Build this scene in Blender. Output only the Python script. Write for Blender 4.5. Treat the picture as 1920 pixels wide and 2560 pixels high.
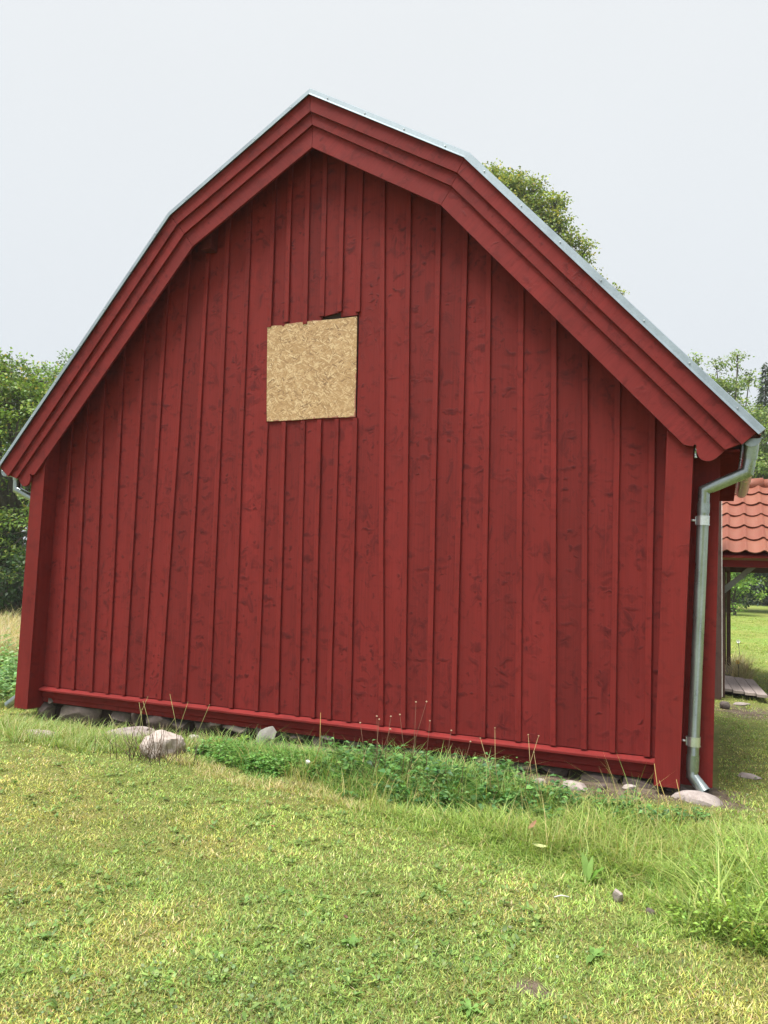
import bpy, bmesh, math
import numpy as np
from mathutils import Vector, Matrix, noise as mnoise

for o in list(bpy.data.objects):
    bpy.data.objects.remove(o)
scene = bpy.context.scene
rng = np.random.default_rng(7)

# ------------------------------------------------------------------ camera
cam_d = bpy.data.cameras.new('camera')
cam = bpy.data.objects.new('camera', cam_d)
scene.collection.objects.link(cam)
scene.camera = cam
YAW, PITCH, ROLL = -0.41077574, 0.08552601, 0.03536356
CAM = Vector((3.43519, -6.14295, 1.47438))
fwd = Vector((math.sin(YAW) * math.cos(PITCH), math.cos(YAW) * math.cos(PITCH), math.sin(PITCH)))
r0 = Vector((math.cos(YAW), -math.sin(YAW), 0)); u0 = r0.cross(fwd)
rt = r0 * math.cos(ROLL) + u0 * math.sin(ROLL)
up = -r0 * math.sin(ROLL) + u0 * math.cos(ROLL)
cam.matrix_world = Matrix(((rt.x, up.x, -fwd.x, CAM.x), (rt.y, up.y, -fwd.y, CAM.y),
                           (rt.z, up.z, -fwd.z, CAM.z), (0, 0, 0, 1)))
cam_d.sensor_fit = 'VERTICAL'
cam_d.sensor_height = 36.0
cam_d.lens = 1950.912 / 2560 * 36.0
cam_d.clip_end = 2000
cam_d.clip_start = 0.05

# ------------------------------------------------------------------ sky, sun, exposure
SUN_EL, SUN_AZ = math.radians(70), math.radians(206)     # azimuth clockwise from +y
world = bpy.data.worlds.new('World'); scene.world = world
world.use_nodes = True
nt = world.node_tree; nt.nodes.clear()
def N(t, typ, **kw):
    n = t.nodes.new(typ)
    for k, v in kw.items(): setattr(n, k, v)
    return n
wo = N(nt, 'ShaderNodeOutputWorld'); bg = N(nt, 'ShaderNodeBackground')
sky = N(nt, 'ShaderNodeTexSky', sky_type='NISHITA', sun_disc=False)
sky.sun_elevation = SUN_EL; sky.sun_rotation = SUN_AZ
sky.dust_density = 6.0; sky.air_density = 1.0; sky.ozone_density = 1.0
hs = N(nt, 'ShaderNodeHueSaturation'); hs.inputs['Saturation'].default_value = 0.35
tc = N(nt, 'ShaderNodeTexCoord'); sep = N(nt, 'ShaderNodeSeparateXYZ')
ramp = N(nt, 'ShaderNodeValToRGB')
e = ramp.color_ramp.elements
e[0].position = 0.0; e[0].color = (0.66, 0.715, 0.775, 1)
e[1].position = 1.0; e[1].color = (1.0, 1.02, 1.03, 1)
m = e.new(0.35); m.color = (0.735, 0.775, 0.805, 1)
m = e.new(0.62); m.color = (0.79, 0.82, 0.835, 1)
scl = N(nt, 'ShaderNodeVectorMath', operation='SCALE'); scl.inputs['Scale'].default_value = 2.26
cn = N(nt, 'ShaderNodeTexNoise'); cn.inputs['Scale'].default_value = 1.6; cn.inputs['Detail'].default_value = 3
cmul = N(nt, 'ShaderNodeMapRange'); cmul.inputs['To Min'].default_value = 0.95; cmul.inputs['To Max'].default_value = 1.05
sc2 = N(nt, 'ShaderNodeVectorMath', operation='SCALE')
mix = N(nt, 'ShaderNodeMix', data_type='RGBA'); mix.inputs[0].default_value = 0.93
nt.links.new(tc.outputs['Generated'], sep.inputs[0]); nt.links.new(sep.outputs['Z'], ramp.inputs[0])
nt.links.new(tc.outputs['Generated'], cn.inputs['Vector']); nt.links.new(cn.outputs['Fac'], cmul.inputs['Value'])
nt.links.new(ramp.outputs['Color'], scl.inputs[0]); nt.links.new(scl.outputs[0], sc2.inputs[0])
nt.links.new(cmul.outputs[0], sc2.inputs['Scale'])
nt.links.new(sky.outputs[0], hs.inputs['Color'])
nt.links.new(hs.outputs[0], mix.inputs[6]); nt.links.new(sc2.outputs[0], mix.inputs[7])
nt.links.new(mix.outputs[2], bg.inputs['Color']); nt.links.new(bg.outputs[0], wo.inputs['Surface'])
bg.inputs['Strength'].default_value = 0.1

sun_d = bpy.data.lights.new('sun', 'SUN'); sun = bpy.data.objects.new('sun', sun_d)
scene.collection.objects.link(sun)
sun_d.energy = 1.5; sun_d.angle = math.radians(28); sun_d.color = (1.0, 0.97, 0.92)
sdir = Vector((math.sin(SUN_AZ) * math.cos(SUN_EL), math.cos(SUN_AZ) * math.cos(SUN_EL), math.sin(SUN_EL)))
sun.rotation_euler = sdir.to_track_quat('Z', 'Y').to_euler()
sun.location = (0, -10, 20)

scene.view_settings.view_transform = 'Standard'
scene.view_settings.look = 'None'
scene.view_settings.exposure = 2.2
scene.view_settings.gamma = 1.0
scene.view_settings.use_curve_mapping = False
scene.render.engine = 'CYCLES'
scene.render.resolution_x, scene.render.resolution_y = 768, 1024

# ------------------------------------------------------------------ helpers
COL = scene.collection
def tag(o, label=None, cat=None, group=None, kind=None):
    if label: o['label'] = label
    if cat: o['category'] = cat
    if group: o['group'] = group
    if kind: o['kind'] = kind
    return o
def empty(name, loc, label, cat, group=None):
    o = bpy.data.objects.new(name, None); COL.objects.link(o); o.location = loc
    o.empty_display_size = 0.2
    return tag(o, label, cat, group)
def link(name, me, parent=None, mat=None):
    o = bpy.data.objects.new(name, me); COL.objects.link(o)
    if mat is not None and not me.materials: me.materials.append(mat)
    if parent is not None:
        o.parent = parent
        o.matrix_parent_inverse = Matrix.Translation(world_loc(parent)).inverted()
    return o
def world_loc(o):
    v = Vector(o.location)
    if o.parent is not None and o.parent.type == 'EMPTY': pass
    return v
def from_py(name, V, F, smooth=False):
    me = bpy.data.meshes.new(name); me.from_pydata([tuple(v) for v in V], [], F); me.update()
    if smooth: me.polygons.foreach_set('use_smooth', [True] * len(me.polygons))
    return me
def tri_mesh(name, V, T, col=None, mat=None, smooth=False):
    me = bpy.data.meshes.new(name)
    V = np.ascontiguousarray(V, dtype=np.float32); T = np.ascontiguousarray(T, dtype=np.int32)
    n = len(T)
    me.vertices.add(len(V)); me.vertices.foreach_set('co', V.ravel())
    me.loops.add(n * 3); me.loops.foreach_set('vertex_index', T.ravel())
    me.polygons.add(n); me.polygons.foreach_set('loop_start', np.arange(0, n * 3, 3, dtype=np.int32))
    if smooth: me.polygons.foreach_set('use_smooth', np.ones(n, dtype=bool))
    if col is not None:
        a = me.color_attributes.new('Col', 'FLOAT_COLOR', 'POINT')
        c = np.ones((len(V), 4), dtype=np.float32); c[:, :3] = col
        a.data.foreach_set('color', c.ravel())
    me.update(); me.validate()
    if mat: me.materials.append(mat)
    return me
def box_vf(x0, x1, y0, y1, z0, z1):
    V = [(x0, y0, z0), (x1, y0, z0), (x1, y1, z0), (x0, y1, z0), (x0, y0, z1), (x1, y0, z1), (x1, y1, z1), (x0, y1, z1)]
    F = [(0, 3, 2, 1), (4, 5, 6, 7), (0, 1, 5, 4), (1, 2, 6, 5), (2, 3, 7, 6), (3, 0, 4, 7)]
    return V, F
def bevel(me, w, seg=1):
    bm = bmesh.new(); bm.from_mesh(me)
    bmesh.ops.bevel(bm, geom=list(bm.edges), offset=w, segments=seg, affect='EDGES', profile=0.6)
    bmesh.ops.recalc_face_normals(bm, faces=bm.faces)
    bm.to_mesh(me); bm.free(); return me
def box(name, x0, x1, y0, y1, z0, z1, mat, parent=None, bev=0.003):
    V, F = box_vf(x0, x1, y0, y1, z0, z1); me = from_py(name, V, F)
    if bev: bevel(me, bev)
    return link(name, me, parent, mat)
def hexa(name, P8, mat, parent=None, bev=0.003):
    F = [(0, 3, 2, 1), (4, 5, 6, 7), (0, 1, 5, 4), (1, 2, 6, 5), (2, 3, 7, 6), (3, 0, 4, 7)]
    me = from_py(name, P8, F)
    bm = bmesh.new(); bm.from_mesh(me); bmesh.ops.recalc_face_normals(bm, faces=bm.faces); bm.to_mesh(me); bm.free()
    if bev: bevel(me, bev)
    return link(name, me, parent, mat)
def extrude_poly(name, pts, y0, y1, mat, parent=None, bev=0.0):
    """polygon in the x-z plane, front at y0, back at y1"""
    bm = bmesh.new()
    f = [bm.verts.new((x, y0, z)) for x, z in pts]; b = [bm.verts.new((x, y1, z)) for x, z in pts]
    n = len(pts)
    bm.faces.new(f); bm.faces.new(b[::-1])
    for i in range(n): bm.faces.new((f[i], b[i], b[(i + 1) % n], f[(i + 1) % n]))
    bmesh.ops.recalc_face_normals(bm, faces=bm.faces)
    if bev:
        bmesh.ops.bevel(bm, geom=list(bm.edges), offset=bev, segments=1, affect='EDGES')
    me = bpy.data.meshes.new(name); bm.to_mesh(me); bm.free()
    return link(name, me, parent, mat)
def tube_vf(path, rad, seg=14, cap=True, off=0):
    """swept tube; mitred at the corners"""
    P = [np.array(p, float) for p in path]; n = len(P)
    if not hasattr(rad, '__len__'): rad = [rad] * n
    dirs = [(P[i + 1] - P[i]) / np.linalg.norm(P[i + 1] - P[i]) for i in range(n - 1)]
    V = []; F = []
    a = np.array([0, 0, 1.0]) if abs(dirs[0][2]) < 0.9 else np.array([1.0, 0, 0])
    s = np.cross(dirs[0], a); s /= np.linalg.norm(s)
    for i in range(n):
        d = dirs[0] if i == 0 else dirs[-1] if i == n - 1 else dirs[i - 1] + dirs[i]
        d = d / np.linalg.norm(d)
        din = dirs[max(i - 1, 0)]
        s = s - din * (s @ din); s /= np.linalg.norm(s); t = np.cross(din, s)
        for k in range(seg):
            w = 2 * math.pi * k / seg
            v = (s * math.cos(w) + t * math.sin(w)) * rad[i]
            v = v - din * ((v @ d) / (din @ d))       # project onto the mitre plane
            V.append(P[i] + v)
    for i in range(n - 1):
        for k in range(seg):
            k2 = (k + 1) % seg
            F.append((off + i * seg + k, off + i * seg + k2, off + (i + 1) * seg + k2, off + (i + 1) * seg + k))
    if cap:
        F.append(tuple(off + k for k in range(seg))[::-1]); F.append(tuple(off + (n - 1) * seg + k for k in range(seg)))
    return V, F
def tube(name, path, rad, mat, parent=None, seg=14, cap=True):
    V, F = tube_vf(path, rad, seg, cap)
    me = from_py(name, V, F)
    bm = bmesh.new(); bm.from_mesh(me); bmesh.ops.recalc_face_normals(bm, faces=bm.faces)
    for fc in bm.faces: fc.smooth = len(fc.verts) == 4
    bm.to_mesh(me); bm.free()
    return link(name, me, parent, mat)
def fbm(P, scale, octs=4, seed=0.0):
    """value noise on a numpy point set (vectorised hash noise)"""
    P = np.asarray(P, float) * scale + seed * 17.31
    out = np.zeros(len(P)); amp = 1.0; tot = 0
    for o in range(octs):
        i = np.floor(P).astype(np.int64); f = P - i; f = f * f * (3 - 2 * f)
        acc = np.zeros(len(P)); dim = P.shape[1]
        for c in range(2 ** dim):
            w = np.ones(len(P)); h = np.zeros(len(P), dtype=np.int64)
            for d in range(dim):
                bit = (c >> d) & 1
                w = w * (f[:, d] if bit else 1 - f[:, d])
                h = h + (i[:, d] + bit) * (374761393, 668265263, 2147483647 // 3)[d]
            h = (h ^ (h >> 13)) * 1274126177 & 0x7fffffff
            h = (h ^ (h >> 16)) & 0xffff
            acc += w * (h / 65535.0)
        out += acc * amp; tot += amp; amp *= 0.5; P = P * 2.03 + 5.7
    return out / tot
def smooth(a, b, x):
    t = np.clip((x - a) / (b - a), 0, 1); return t * t * (3 - 2 * t)
def ground_z(x, y):
    x = np.asarray(x, float); y = np.asarray(y, float)
    z = -0.05 + 0.06 * smooth(-1.3, -0.3, y) * smooth(-1.6, 0.6, x) - 0.05 * smooth(-0.7, -0.1, y) * smooth(-0.6, -1.6, x)
    d = np.hypot(x - 3.4, y + 6.1)
    z = z + np.clip(d - 15, 0, 60) * 0.021 * smooth(0.0, 6.0, x + 2 + 0 * y) * smooth(6, 14, y)
    xy = np.stack([np.broadcast_to(x, d.shape).ravel(), np.broadcast_to(y, d.shape).ravel()], 1)
    z = z + ((fbm(xy, 0.9, 3, 1) - 0.5) * 0.07).reshape(d.shape) + ((fbm(xy, 5.0, 2, 2) - 0.5) * 0.022).reshape(d.shape)
    return z
def gz(x, y): return float(ground_z(np.array([x]), np.array([y]))[0])

# ------------------------------------------------------------------ materials
def new_mat(name):
    m = bpy.data.materials.new(name); m.use_nodes = True
    t = m.node_tree; p = t.nodes['Principled BSDF']
    return m, t, p
def mixc(t, fac, a, b, blend='MIX'):
    n = N(t, 'ShaderNodeMix', data_type='RGBA', blend_type=blend)
    for i, v in ((0, fac), (6, a), (7, b)):
        if isinstance(v, bpy.types.NodeSocket): t.links.new(v, n.inputs[i])
        elif i == 0: n.inputs[0].default_value = v
        else: n.inputs[i].default_value = (*v, 1)
    return n.outputs[2]
def maprange(t, v, a, b, c=0.0, d=1.0):
    n = N(t, 'ShaderNodeMapRange'); t.links.new(v, n.inputs[0])
    for i, q in enumerate((a, b, c, d)): n.inputs[i + 1].default_value = q
    return n.outputs[0]
def math_(t, op, a, b=None):
    n = N(t, 'ShaderNodeMath', operation=op)
    for i, v in enumerate((a, b)):
        if v is None: continue
        if isinstance(v, bpy.types.NodeSocket): t.links.new(v, n.inputs[i])
        else: n.inputs[i].default_value = v
    return n.outputs[0]
def noise_(t, vec, scale, detail=3, rough=0.55, dist=0.0):
    n = N(t, 'ShaderNodeTexNoise'); n.inputs['Scale'].default_value = scale
    n.inputs['Detail'].default_value = detail; n.inputs['Roughness'].default_value = rough; n.inputs['Distortion'].default_value = dist
    if vec is not None: t.links.new(vec, n.inputs['Vector'])
    return n.outputs['Fac']
def mapping(t, vec, scale=(1, 1, 1), rot=(0, 0, 0), loc=None):
    n = N(t, 'ShaderNodeMapping'); n.inputs['Scale'].default_value = scale; n.inputs['Rotation'].default_value = rot
    t.links.new(vec, n.inputs['Vector'])
    if loc is not None: t.links.new(loc, n.inputs['Location'])
    return n.outputs[0]
def bump(t, h, p, strength=0.3, dist=0.01):
    n = N(t, 'ShaderNodeBump'); n.inputs['Strength'].default_value = strength; n.inputs['Distance'].default_value = dist
    t.links.new(h, n.inputs['Height']); t.links.new(n.outputs[0], p.inputs['Normal'])

def wood_paint(name, base, dark, rot=(0, 0, 0), knots=1.0, rough=0.72, var=0.16, spec=0.16):
    """painted sawn spruce; z of the rotated object space is the grain direction"""
    m, t, p = new_mat(name)
    tc = N(t, 'ShaderNodeTexCoord'); oi = N(t, 'ShaderNodeObjectInfo')
    off = N(t, 'ShaderNodeCombineXYZ')
    t.links.new(math_(t, 'MULTIPLY', oi.outputs['Random'], 37.0), off.inputs[0])
    t.links.new(math_(t, 'MULTIPLY', oi.outputs['Random'], 91.0), off.inputs[2])
    add = N(t, 'ShaderNodeVectorMath', operation='ADD')
    r = mapping(t, tc.outputs['Object'], (1, 1, 1), rot)
    t.links.new(r, add.inputs[0]); t.links.new(off.outputs[0], add.inputs[1]); v = add.outputs[0]
    grain = noise_(t, mapping(t, v, (70, 40, 1.6)), 1.0, 4, 0.6)
    tone = noise_(t, mapping(t, v, (3, 3, 0.8)), 1.0, 3)
    # knots: sparse cells stretched sideways, warped so that they curl like branch whorls
    wn = N(t, 'ShaderNodeTexNoise'); wn.inputs['Scale'].default_value = 9.0; wn.inputs['Detail'].default_value = 2
    t.links.new(v, wn.inputs['Vector'])
    wv = N(t, 'ShaderNodeVectorMath', operation='MULTIPLY_ADD'); t.links.new(wn.outputs['Color'], wv.inputs[0])
    wv.inputs[1].default_value = (0.13, 0.10, 0.15)
    wn2 = N(t, 'ShaderNodeTexNoise'); wn2.inputs['Scale'].default_value = 30.0; wn2.inputs['Detail'].default_value = 2
    t.links.new(v, wn2.inputs['Vector'])
    wv2 = N(t, 'ShaderNodeVectorMath', operation='MULTIPLY_ADD'); t.links.new(wn2.outputs['Color'], wv2.inputs[0])
    wv2.inputs[1].default_value = (0.035, 0.03, 0.035); t.links.new(v, wv2.inputs[2])
    t.links.new(wv2.outputs[0], wv.inputs[2]); vw = wv.outputs[0]
    def knot(scale, thr, size, soft):
        vo = N(t, 'ShaderNodeTexVoronoi'); vo.inputs['Scale'].default_value = 1.0; vo.inputs['Randomness'].default_value = 1.0
        t.links.new(mapping(t, vw, scale), vo.inputs['Vector'])
        s = N(t, 'ShaderNodeSeparateColor'); t.links.new(vo.outputs['Color'], s.inputs[0])
        on = maprange(t, s.outputs[0], thr, thr + 0.25)
        d = maprange(t, vo.outputs['Distance'], size, size * soft, 0, 1)
        return math_(t, 'MULTIPLY', on, d)
    kA = maprange(t, noise_(t, mapping(t, v, (9, 6, 5.5)), 1.0, 4, 0.6, 1.1), 0.53, 0.70)       # broad soft smudges
    kB = knot((6, 5, 16), 0.45, 0.50, 0.06)          # thin sideways marks
    kC = knot((16, 12, 18), 0.56, 0.42, 0.1)         # small specks
    kk = math_(t, 'MAXIMUM', math_(t, 'MULTIPLY', kA, 0.72), math_(t, 'MAXIMUM', math_(t, 'MULTIPLY', kB, 1.0), math_(t, 'MULTIPLY', kC, 1.0)))
    cl = maprange(t, noise_(t, mapping(t, v, (4.0, 4, 2.2)), 1.0, 2), 0.34, 0.54, 0.22, 1.0)
    kk = math_(t, 'MULTIPLY', math_(t, 'MULTIPLY', kk, cl), knots)
    c = mixc(t, kk, base, dark)
    g2 = maprange(t, grain, 0.3, 0.75, 0.86, 1.10)
    t2 = maprange(t, tone, 0.3, 0.7, 0.86, 1.10)
    rv = maprange(t, oi.outputs['Random'], 0, 1, 1 - var, 1 + var)
    val = math_(t, 'MULTIPLY', math_(t, 'MULTIPLY', g2, t2), rv)
    sc = N(t, 'ShaderNodeVectorMath', operation='SCALE'); t.links.new(c, sc.inputs[0]); t.links.new(val, sc.inputs['Scale'])
    t.links.new(sc.outputs[0], p.inputs['Base Color'])
    t.links.new(maprange(t, kk, 0, 1, rough, rough - 0.12), p.inputs['Roughness'])
    p.inputs['Specular IOR Level'].default_value = spec
    h = math_(t, 'ADD', math_(t, 'MULTIPLY', grain, 0.5), math_(t, 'MULTIPLY', kk, 1.4))
    bump(t, h, p, 0.45, 0.004)
    return m
RED = (0.168, 0.0175, 0.0160); RED_D = (0.062, 0.0065, 0.0075)
M_red = wood_paint('red_paint', RED, RED_D, var=0.13)
M_redtrim = wood_paint('red_trim_paint', (0.180, 0.0185, 0.0165), RED_D, var=0.05, knots=0.65, rough=0.68)
M_soffit = wood_paint('soffit_red_paint', (0.17, 0.022, 0.022), RED_D, rot=(math.radians(90), 0, 0), rough=0.95, spec=0.0)
M_boarding = wood_paint('eave_shade_boarding', (0.10, 0.016, 0.016), (0.04, 0.008, 0.008), rot=(math.radians(90), 0, 0), rough=0.85)  # red darkened below the wall paint: shade under the eaves put into the colour
M_red_r = wood_paint('red_rake_paint', (0.178, 0.0205, 0.0200), RED_D, rot=(0, math.radians(-45), 0), var=0.07, knots=0.65, rough=0.68)
M_red_l = wood_paint('red_rake_paint_left', (0.178, 0.0205, 0.0200), RED_D, rot=(0, math.radians(45), 0), var=0.07, knots=0.65, rough=0.68)
M_red_h = wood_paint('red_level_paint', (0.188, 0.0195, 0.0175), RED_D, rot=(0, math.radians(90), 0), var=0.05, knots=0.5)
M_brown = wood_paint('weathered_brown_wood', (0.085, 0.050, 0.042), (0.03, 0.018, 0.016), knots=0.8, rough=0.8)
M_grey = wood_paint('grey_weathered_wood', (0.27, 0.275, 0.27), (0.06, 0.06, 0.058), rot=(0, math.radians(45), 0), knots=0.5, rough=0.85)
M_plank = wood_paint('grey_pink_plank', (0.30, 0.25, 0.23), (0.14, 0.11, 0.10), rot=(math.radians(90), 0, 0), knots=0.5, rough=0.8)

def simple(name, col, rough=0.6, metal=0.0, nscale=None, namp=0.2, bstr=0.0):
    m, t, p = new_mat(name)
    p.inputs['Roughness'].default_value = rough; p.inputs['Metallic'].default_value = metal
    p.inputs['Base Color'].default_value = (*col, 1)
    if nscale:
        tc = N(t, 'ShaderNodeTexCoord')
        n = noise_(t, tc.outputs['Object'], nscale, 5)
        v = maprange(t, n, 0.3, 0.7, 1 - namp, 1 + namp)
        sc = N(t, 'ShaderNodeVectorMath', operation='SCALE'); sc.inputs[0].default_value = col; t.links.new(v, sc.inputs['Scale'])
        t.links.new(sc.outputs[0], p.inputs['Base Color'])
        if bstr: bump(t, n, p, bstr, 0.01)
    return m
M_dark = simple('interior_shade_wood', (0.03, 0.016, 0.014), 0.9, 0, 8, 0.3)  # near-black: shade behind the wall gaps put into the colour
M_white = simple('pale_edge_wood', (0.62, 0.60, 0.57), 0.7, 0, 20, 0.15)

def galv(name, col, rough, wear=0.25):
    m, t, p = new_mat(name)
    tc = N(t, 'ShaderNodeTexCoord')
    vo = N(t, 'ShaderNodeTexVoronoi'); vo.inputs['Scale'].default_value = 90
    t.links.new(tc.outputs['Object'], vo.inputs['Vector'])
    n = noise_(t, mapping(t, tc.outputs['Object'], (9, 9, 3)), 1, 4)
    s = N(t, 'ShaderNodeSeparateColor'); t.links.new(vo.outputs['Color'], s.inputs[0])
    v = math_(t, 'MULTIPLY', maprange(t, s.outputs[0], 0, 1, 0.92, 1.06), maprange(t, n, 0.3, 0.7, 1 - wear, 1 + wear * 0.6))
    sc = N(t, 'ShaderNodeVectorMath', operation='SCALE'); sc.inputs[0].default_value = col; t.links.new(v, sc.inputs['Scale'])
    t.links.new(sc.outputs[0], p.inputs['Base Color'])
    p.inputs['Metallic'].default_value = 0.85
    t.links.new(maprange(t, n, 0.3, 0.7, rough - 0.07, rough + 0.1), p.inputs['Roughness'])
    return m
M_galv = galv('galvanised_pipe', (0.34, 0.385, 0.385), 0.29)
M_flash = galv('galvanised_flashing', (0.245, 0.295, 0.335), 0.5, 0.12)
M_flash.node_tree.nodes['Principled BSDF'].inputs['Metallic'].default_value = 0.35
M_bracket = galv('bright_zinc', (0.70, 0.73, 0.75), 0.3, 0.1)

def osb():
    m, t, p = new_mat('strand_board')
    tc = N(t, 'ShaderNodeTexCoord')
    wn = N(t, 'ShaderNodeTexNoise'); wn.inputs['Scale'].default_value = 22.0; wn.inputs['Detail'].default_value = 1
    t.links.new(tc.outputs['Object'], wn.inputs['Vector'])
    wv = N(t, 'ShaderNodeVectorMath', operation='MULTIPLY_ADD'); t.links.new(wn.outputs['Color'], wv.inputs[0])
    wv.inputs[1].default_value = (0.012, 0.012, 0.012); t.links.new(tc.outputs['Object'], wv.inputs[2])
    cols = []; edges = []
    for k, a in enumerate((4, 62, -58, 28, -26)):
        vo = N(t, 'ShaderNodeTexVoronoi'); vo.inputs['Scale'].default_value = 1.0
        t.links.new(mapping(t, mapping(t, wv.outputs[0], (1, 1, 1), (0, math.radians(a), 0)), (14 + 2 * k, 5, 78 + 8 * k)), vo.inputs['Vector'])
        s = N(t, 'ShaderNodeSeparateColor'); t.links.new(vo.outputs['Color'], s.inputs[0])
        vo2 = N(t, 'ShaderNodeTexVoronoi', feature='DISTANCE_TO_EDGE'); vo2.inputs['Scale'].default_value = 1.0
        t.links.new(mapping(t, mapping(t, wv.outputs[0], (1, 1, 1), (0, math.radians(a), 0)), (14 + 2 * k, 5, 78 + 8 * k)), vo2.inputs['Vector'])
        cols.append(s); edges.append(vo2.outputs['Distance'])
    val = cols[0].outputs[0]; ed = edges[0]
    for k in range(1, 5):      # a strand lies on top where its own random says so
        thr = (0, 0.52, 0.66, 0.74, 0.79)[k]; on = maprange(t, cols[k].outputs[1], thr, thr + 0.02)
        n = N(t, 'ShaderNodeMix', data_type='FLOAT'); t.links.new(on, n.inputs[0]); t.links.new(val, n.inputs[2]); t.links.new(cols[k].outputs[0], n.inputs[3]); val = n.outputs[0]
        n = N(t, 'ShaderNodeMix', data_type='FLOAT'); t.links.new(on, n.inputs[0]); t.links.new(ed, n.inputs[2]); t.links.new(edges[k], n.inputs[3]); ed = n.outputs[0]
    r = N(t, 'ShaderNodeValToRGB'); t.links.new(val, r.inputs[0])
    e = r.color_ramp.elements
    e[0].position = 0; e[0].color = (0.20, 0.110, 0.050, 1); e[1].position = 1; e[1].color = (0.62, 0.46, 0.275, 1)
    q = e.new(0.12); q.color = (0.34, 0.20, 0.088, 1)
    q = e.new(0.55); q.color = (0.45, 0.28, 0.135, 1)
    c = mixc(t, maprange(t, ed, 0.0, 0.07, 0.8, 0.0), r.outputs[0], (0.22, 0.13, 0.06))
    big = noise_(t, tc.outputs['Object'], 4.0, 2)
    c = mixc(t, maprange(t, big, 0.45, 0.7, 0, 0.22), c, (0.44, 0.27, 0.12))
    # red paint slopped over the rim by the brush
    sp = N(t, 'ShaderNodeSeparateXYZ'); t.links.new(tc.outputs['Object'], sp.inputs[0])
    nn = noise_(t, tc.outputs['Object'], 26, 3)
    def edge_mask(sock, at, sgn, width, thr):
        d = math_(t, 'MULTIPLY', math_(t, 'SUBTRACT', sock, at), sgn)      # distance inside from the rim
        return math_(t, 'GREATER_THAN', math_(t, 'SUBTRACT', nn, math_(t, 'MULTIPLY', d, 1.0 / width)), thr)
    mk = math_(t, 'MAXIMUM', edge_mask(sp.outputs[2], 2.893, 1, 0.09, 0.44), math_(t, 'MAXIMUM', edge_mask(sp.outputs[0], 0.447, -1, 0.05, 0.46), edge_mask(sp.outputs[2], 3.81, -1, 0.05, 0.50)))
    c = mixc(t, math_(t, 'MULTIPLY', mk, 0.8), c, (0.26, 0.06, 0.05))
    t.links.new(c, p.inputs['Base Color'])
    p.inputs['Roughness'].default_value = 0.6
    bump(t, math_(t, 'ADD', val, maprange(t, ed, 0, 0.08)), p, 0.25, 0.002)
    return m
M_osb = osb()

def stone_mat(name, a, b, c, scale=9):
    m, t, p = new_mat(name)
    tc = N(t, 'ShaderNodeTexCoord'); oi = N(t, 'ShaderNodeObjectInfo')
    add = N(t, 'ShaderNodeVectorMath', operation='ADD'); t.links.new(tc.outputs['Object'], add.inputs[0])
    t.links.new(math_(t, 'MULTIPLY', oi.outputs['Random'], 50), add.inputs[1]); v = add.outputs[0]
    n1 = noise_(t, v, scale, 6, 0.65); n2 = noise_(t, v, scale * 7, 3, 0.7); n3 = noise_(t, v, 3.0, 3)
    col = mixc(t, maprange(t, n1, 0.35, 0.68), a, b)
    col = mixc(t, maprange(t, n2, 0.58, 0.68, 0, 0.7), col, c)
    col = mixc(t, maprange(t, n3, 0.55, 0.7, 0, 0.35), col, (0.09, 0.10, 0.06))
    rv = maprange(t, oi.outputs['Random'], 0, 1, 0.8, 1.2)
    sc = N(t, 'ShaderNodeVectorMath', operation='SCALE'); t.links.new(col, sc.inputs[0]); t.links.new(rv, sc.inputs['Scale'])
    t.links.new(sc.outputs[0], p.inputs['Base Color']); p.inputs['Roughness'].default_value = 0.85
    bump(t, math_(t, 'ADD', n1, math_(t, 'MULTIPLY', n2, 0.3)), p, 0.7, 0.015)
    return m
M_found = stone_mat('foundation_stone', (0.085, 0.062, 0.056), (0.155, 0.120, 0.108), (0.05, 0.038, 0.034))
M_pink = stone_mat('pale_granite', (0.25, 0.205, 0.19), (0.40, 0.345, 0.32), (0.12, 0.095, 0.085), 13)
M_pale = stone_mat('weathered_pale_stone', (0.34, 0.285, 0.25), (0.54, 0.47, 0.42), (0.16, 0.13, 0.11), 22)
M_mid = stone_mat('speckled_granite', (0.19, 0.152, 0.14), (0.28, 0.235, 0.215), (0.09, 0.07, 0.07), 14)
M_white_st = stone_mat('white_stone', (0.36, 0.33, 0.31), (0.48, 0.45, 0.43), (0.24, 0.21, 0.20), 6)

def clay():
    m, t, p = new_mat('clay_tile')
    tc = N(t, 'ShaderNodeTexCoord'); oi = N(t, 'ShaderNodeObjectInfo')
    n1 = noise_(t, tc.outputs['Object'], 6, 5); n2 = noise_(t, tc.outputs['Object'], 40, 3)
    c = mixc(t, oi.outputs['Random'], (0.205, 0.058, 0.034), (0.245, 0.084, 0.048))
    c = mixc(t, maprange(t, n1, 0.5, 0.75, 0, 0.4), c, (0.21, 0.092, 0.052))
    c = mixc(t, maprange(t, n2, 0.62, 0.75, 0, 0.35), c, (0.25, 0.09, 0.06))
    t.links.new(c, p.inputs['Base Color']); p.inputs['Roughness'].default_value = 0.6
    bump(t, n2, p, 0.2, 0.003)
    return m
M_clay = clay()

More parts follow.
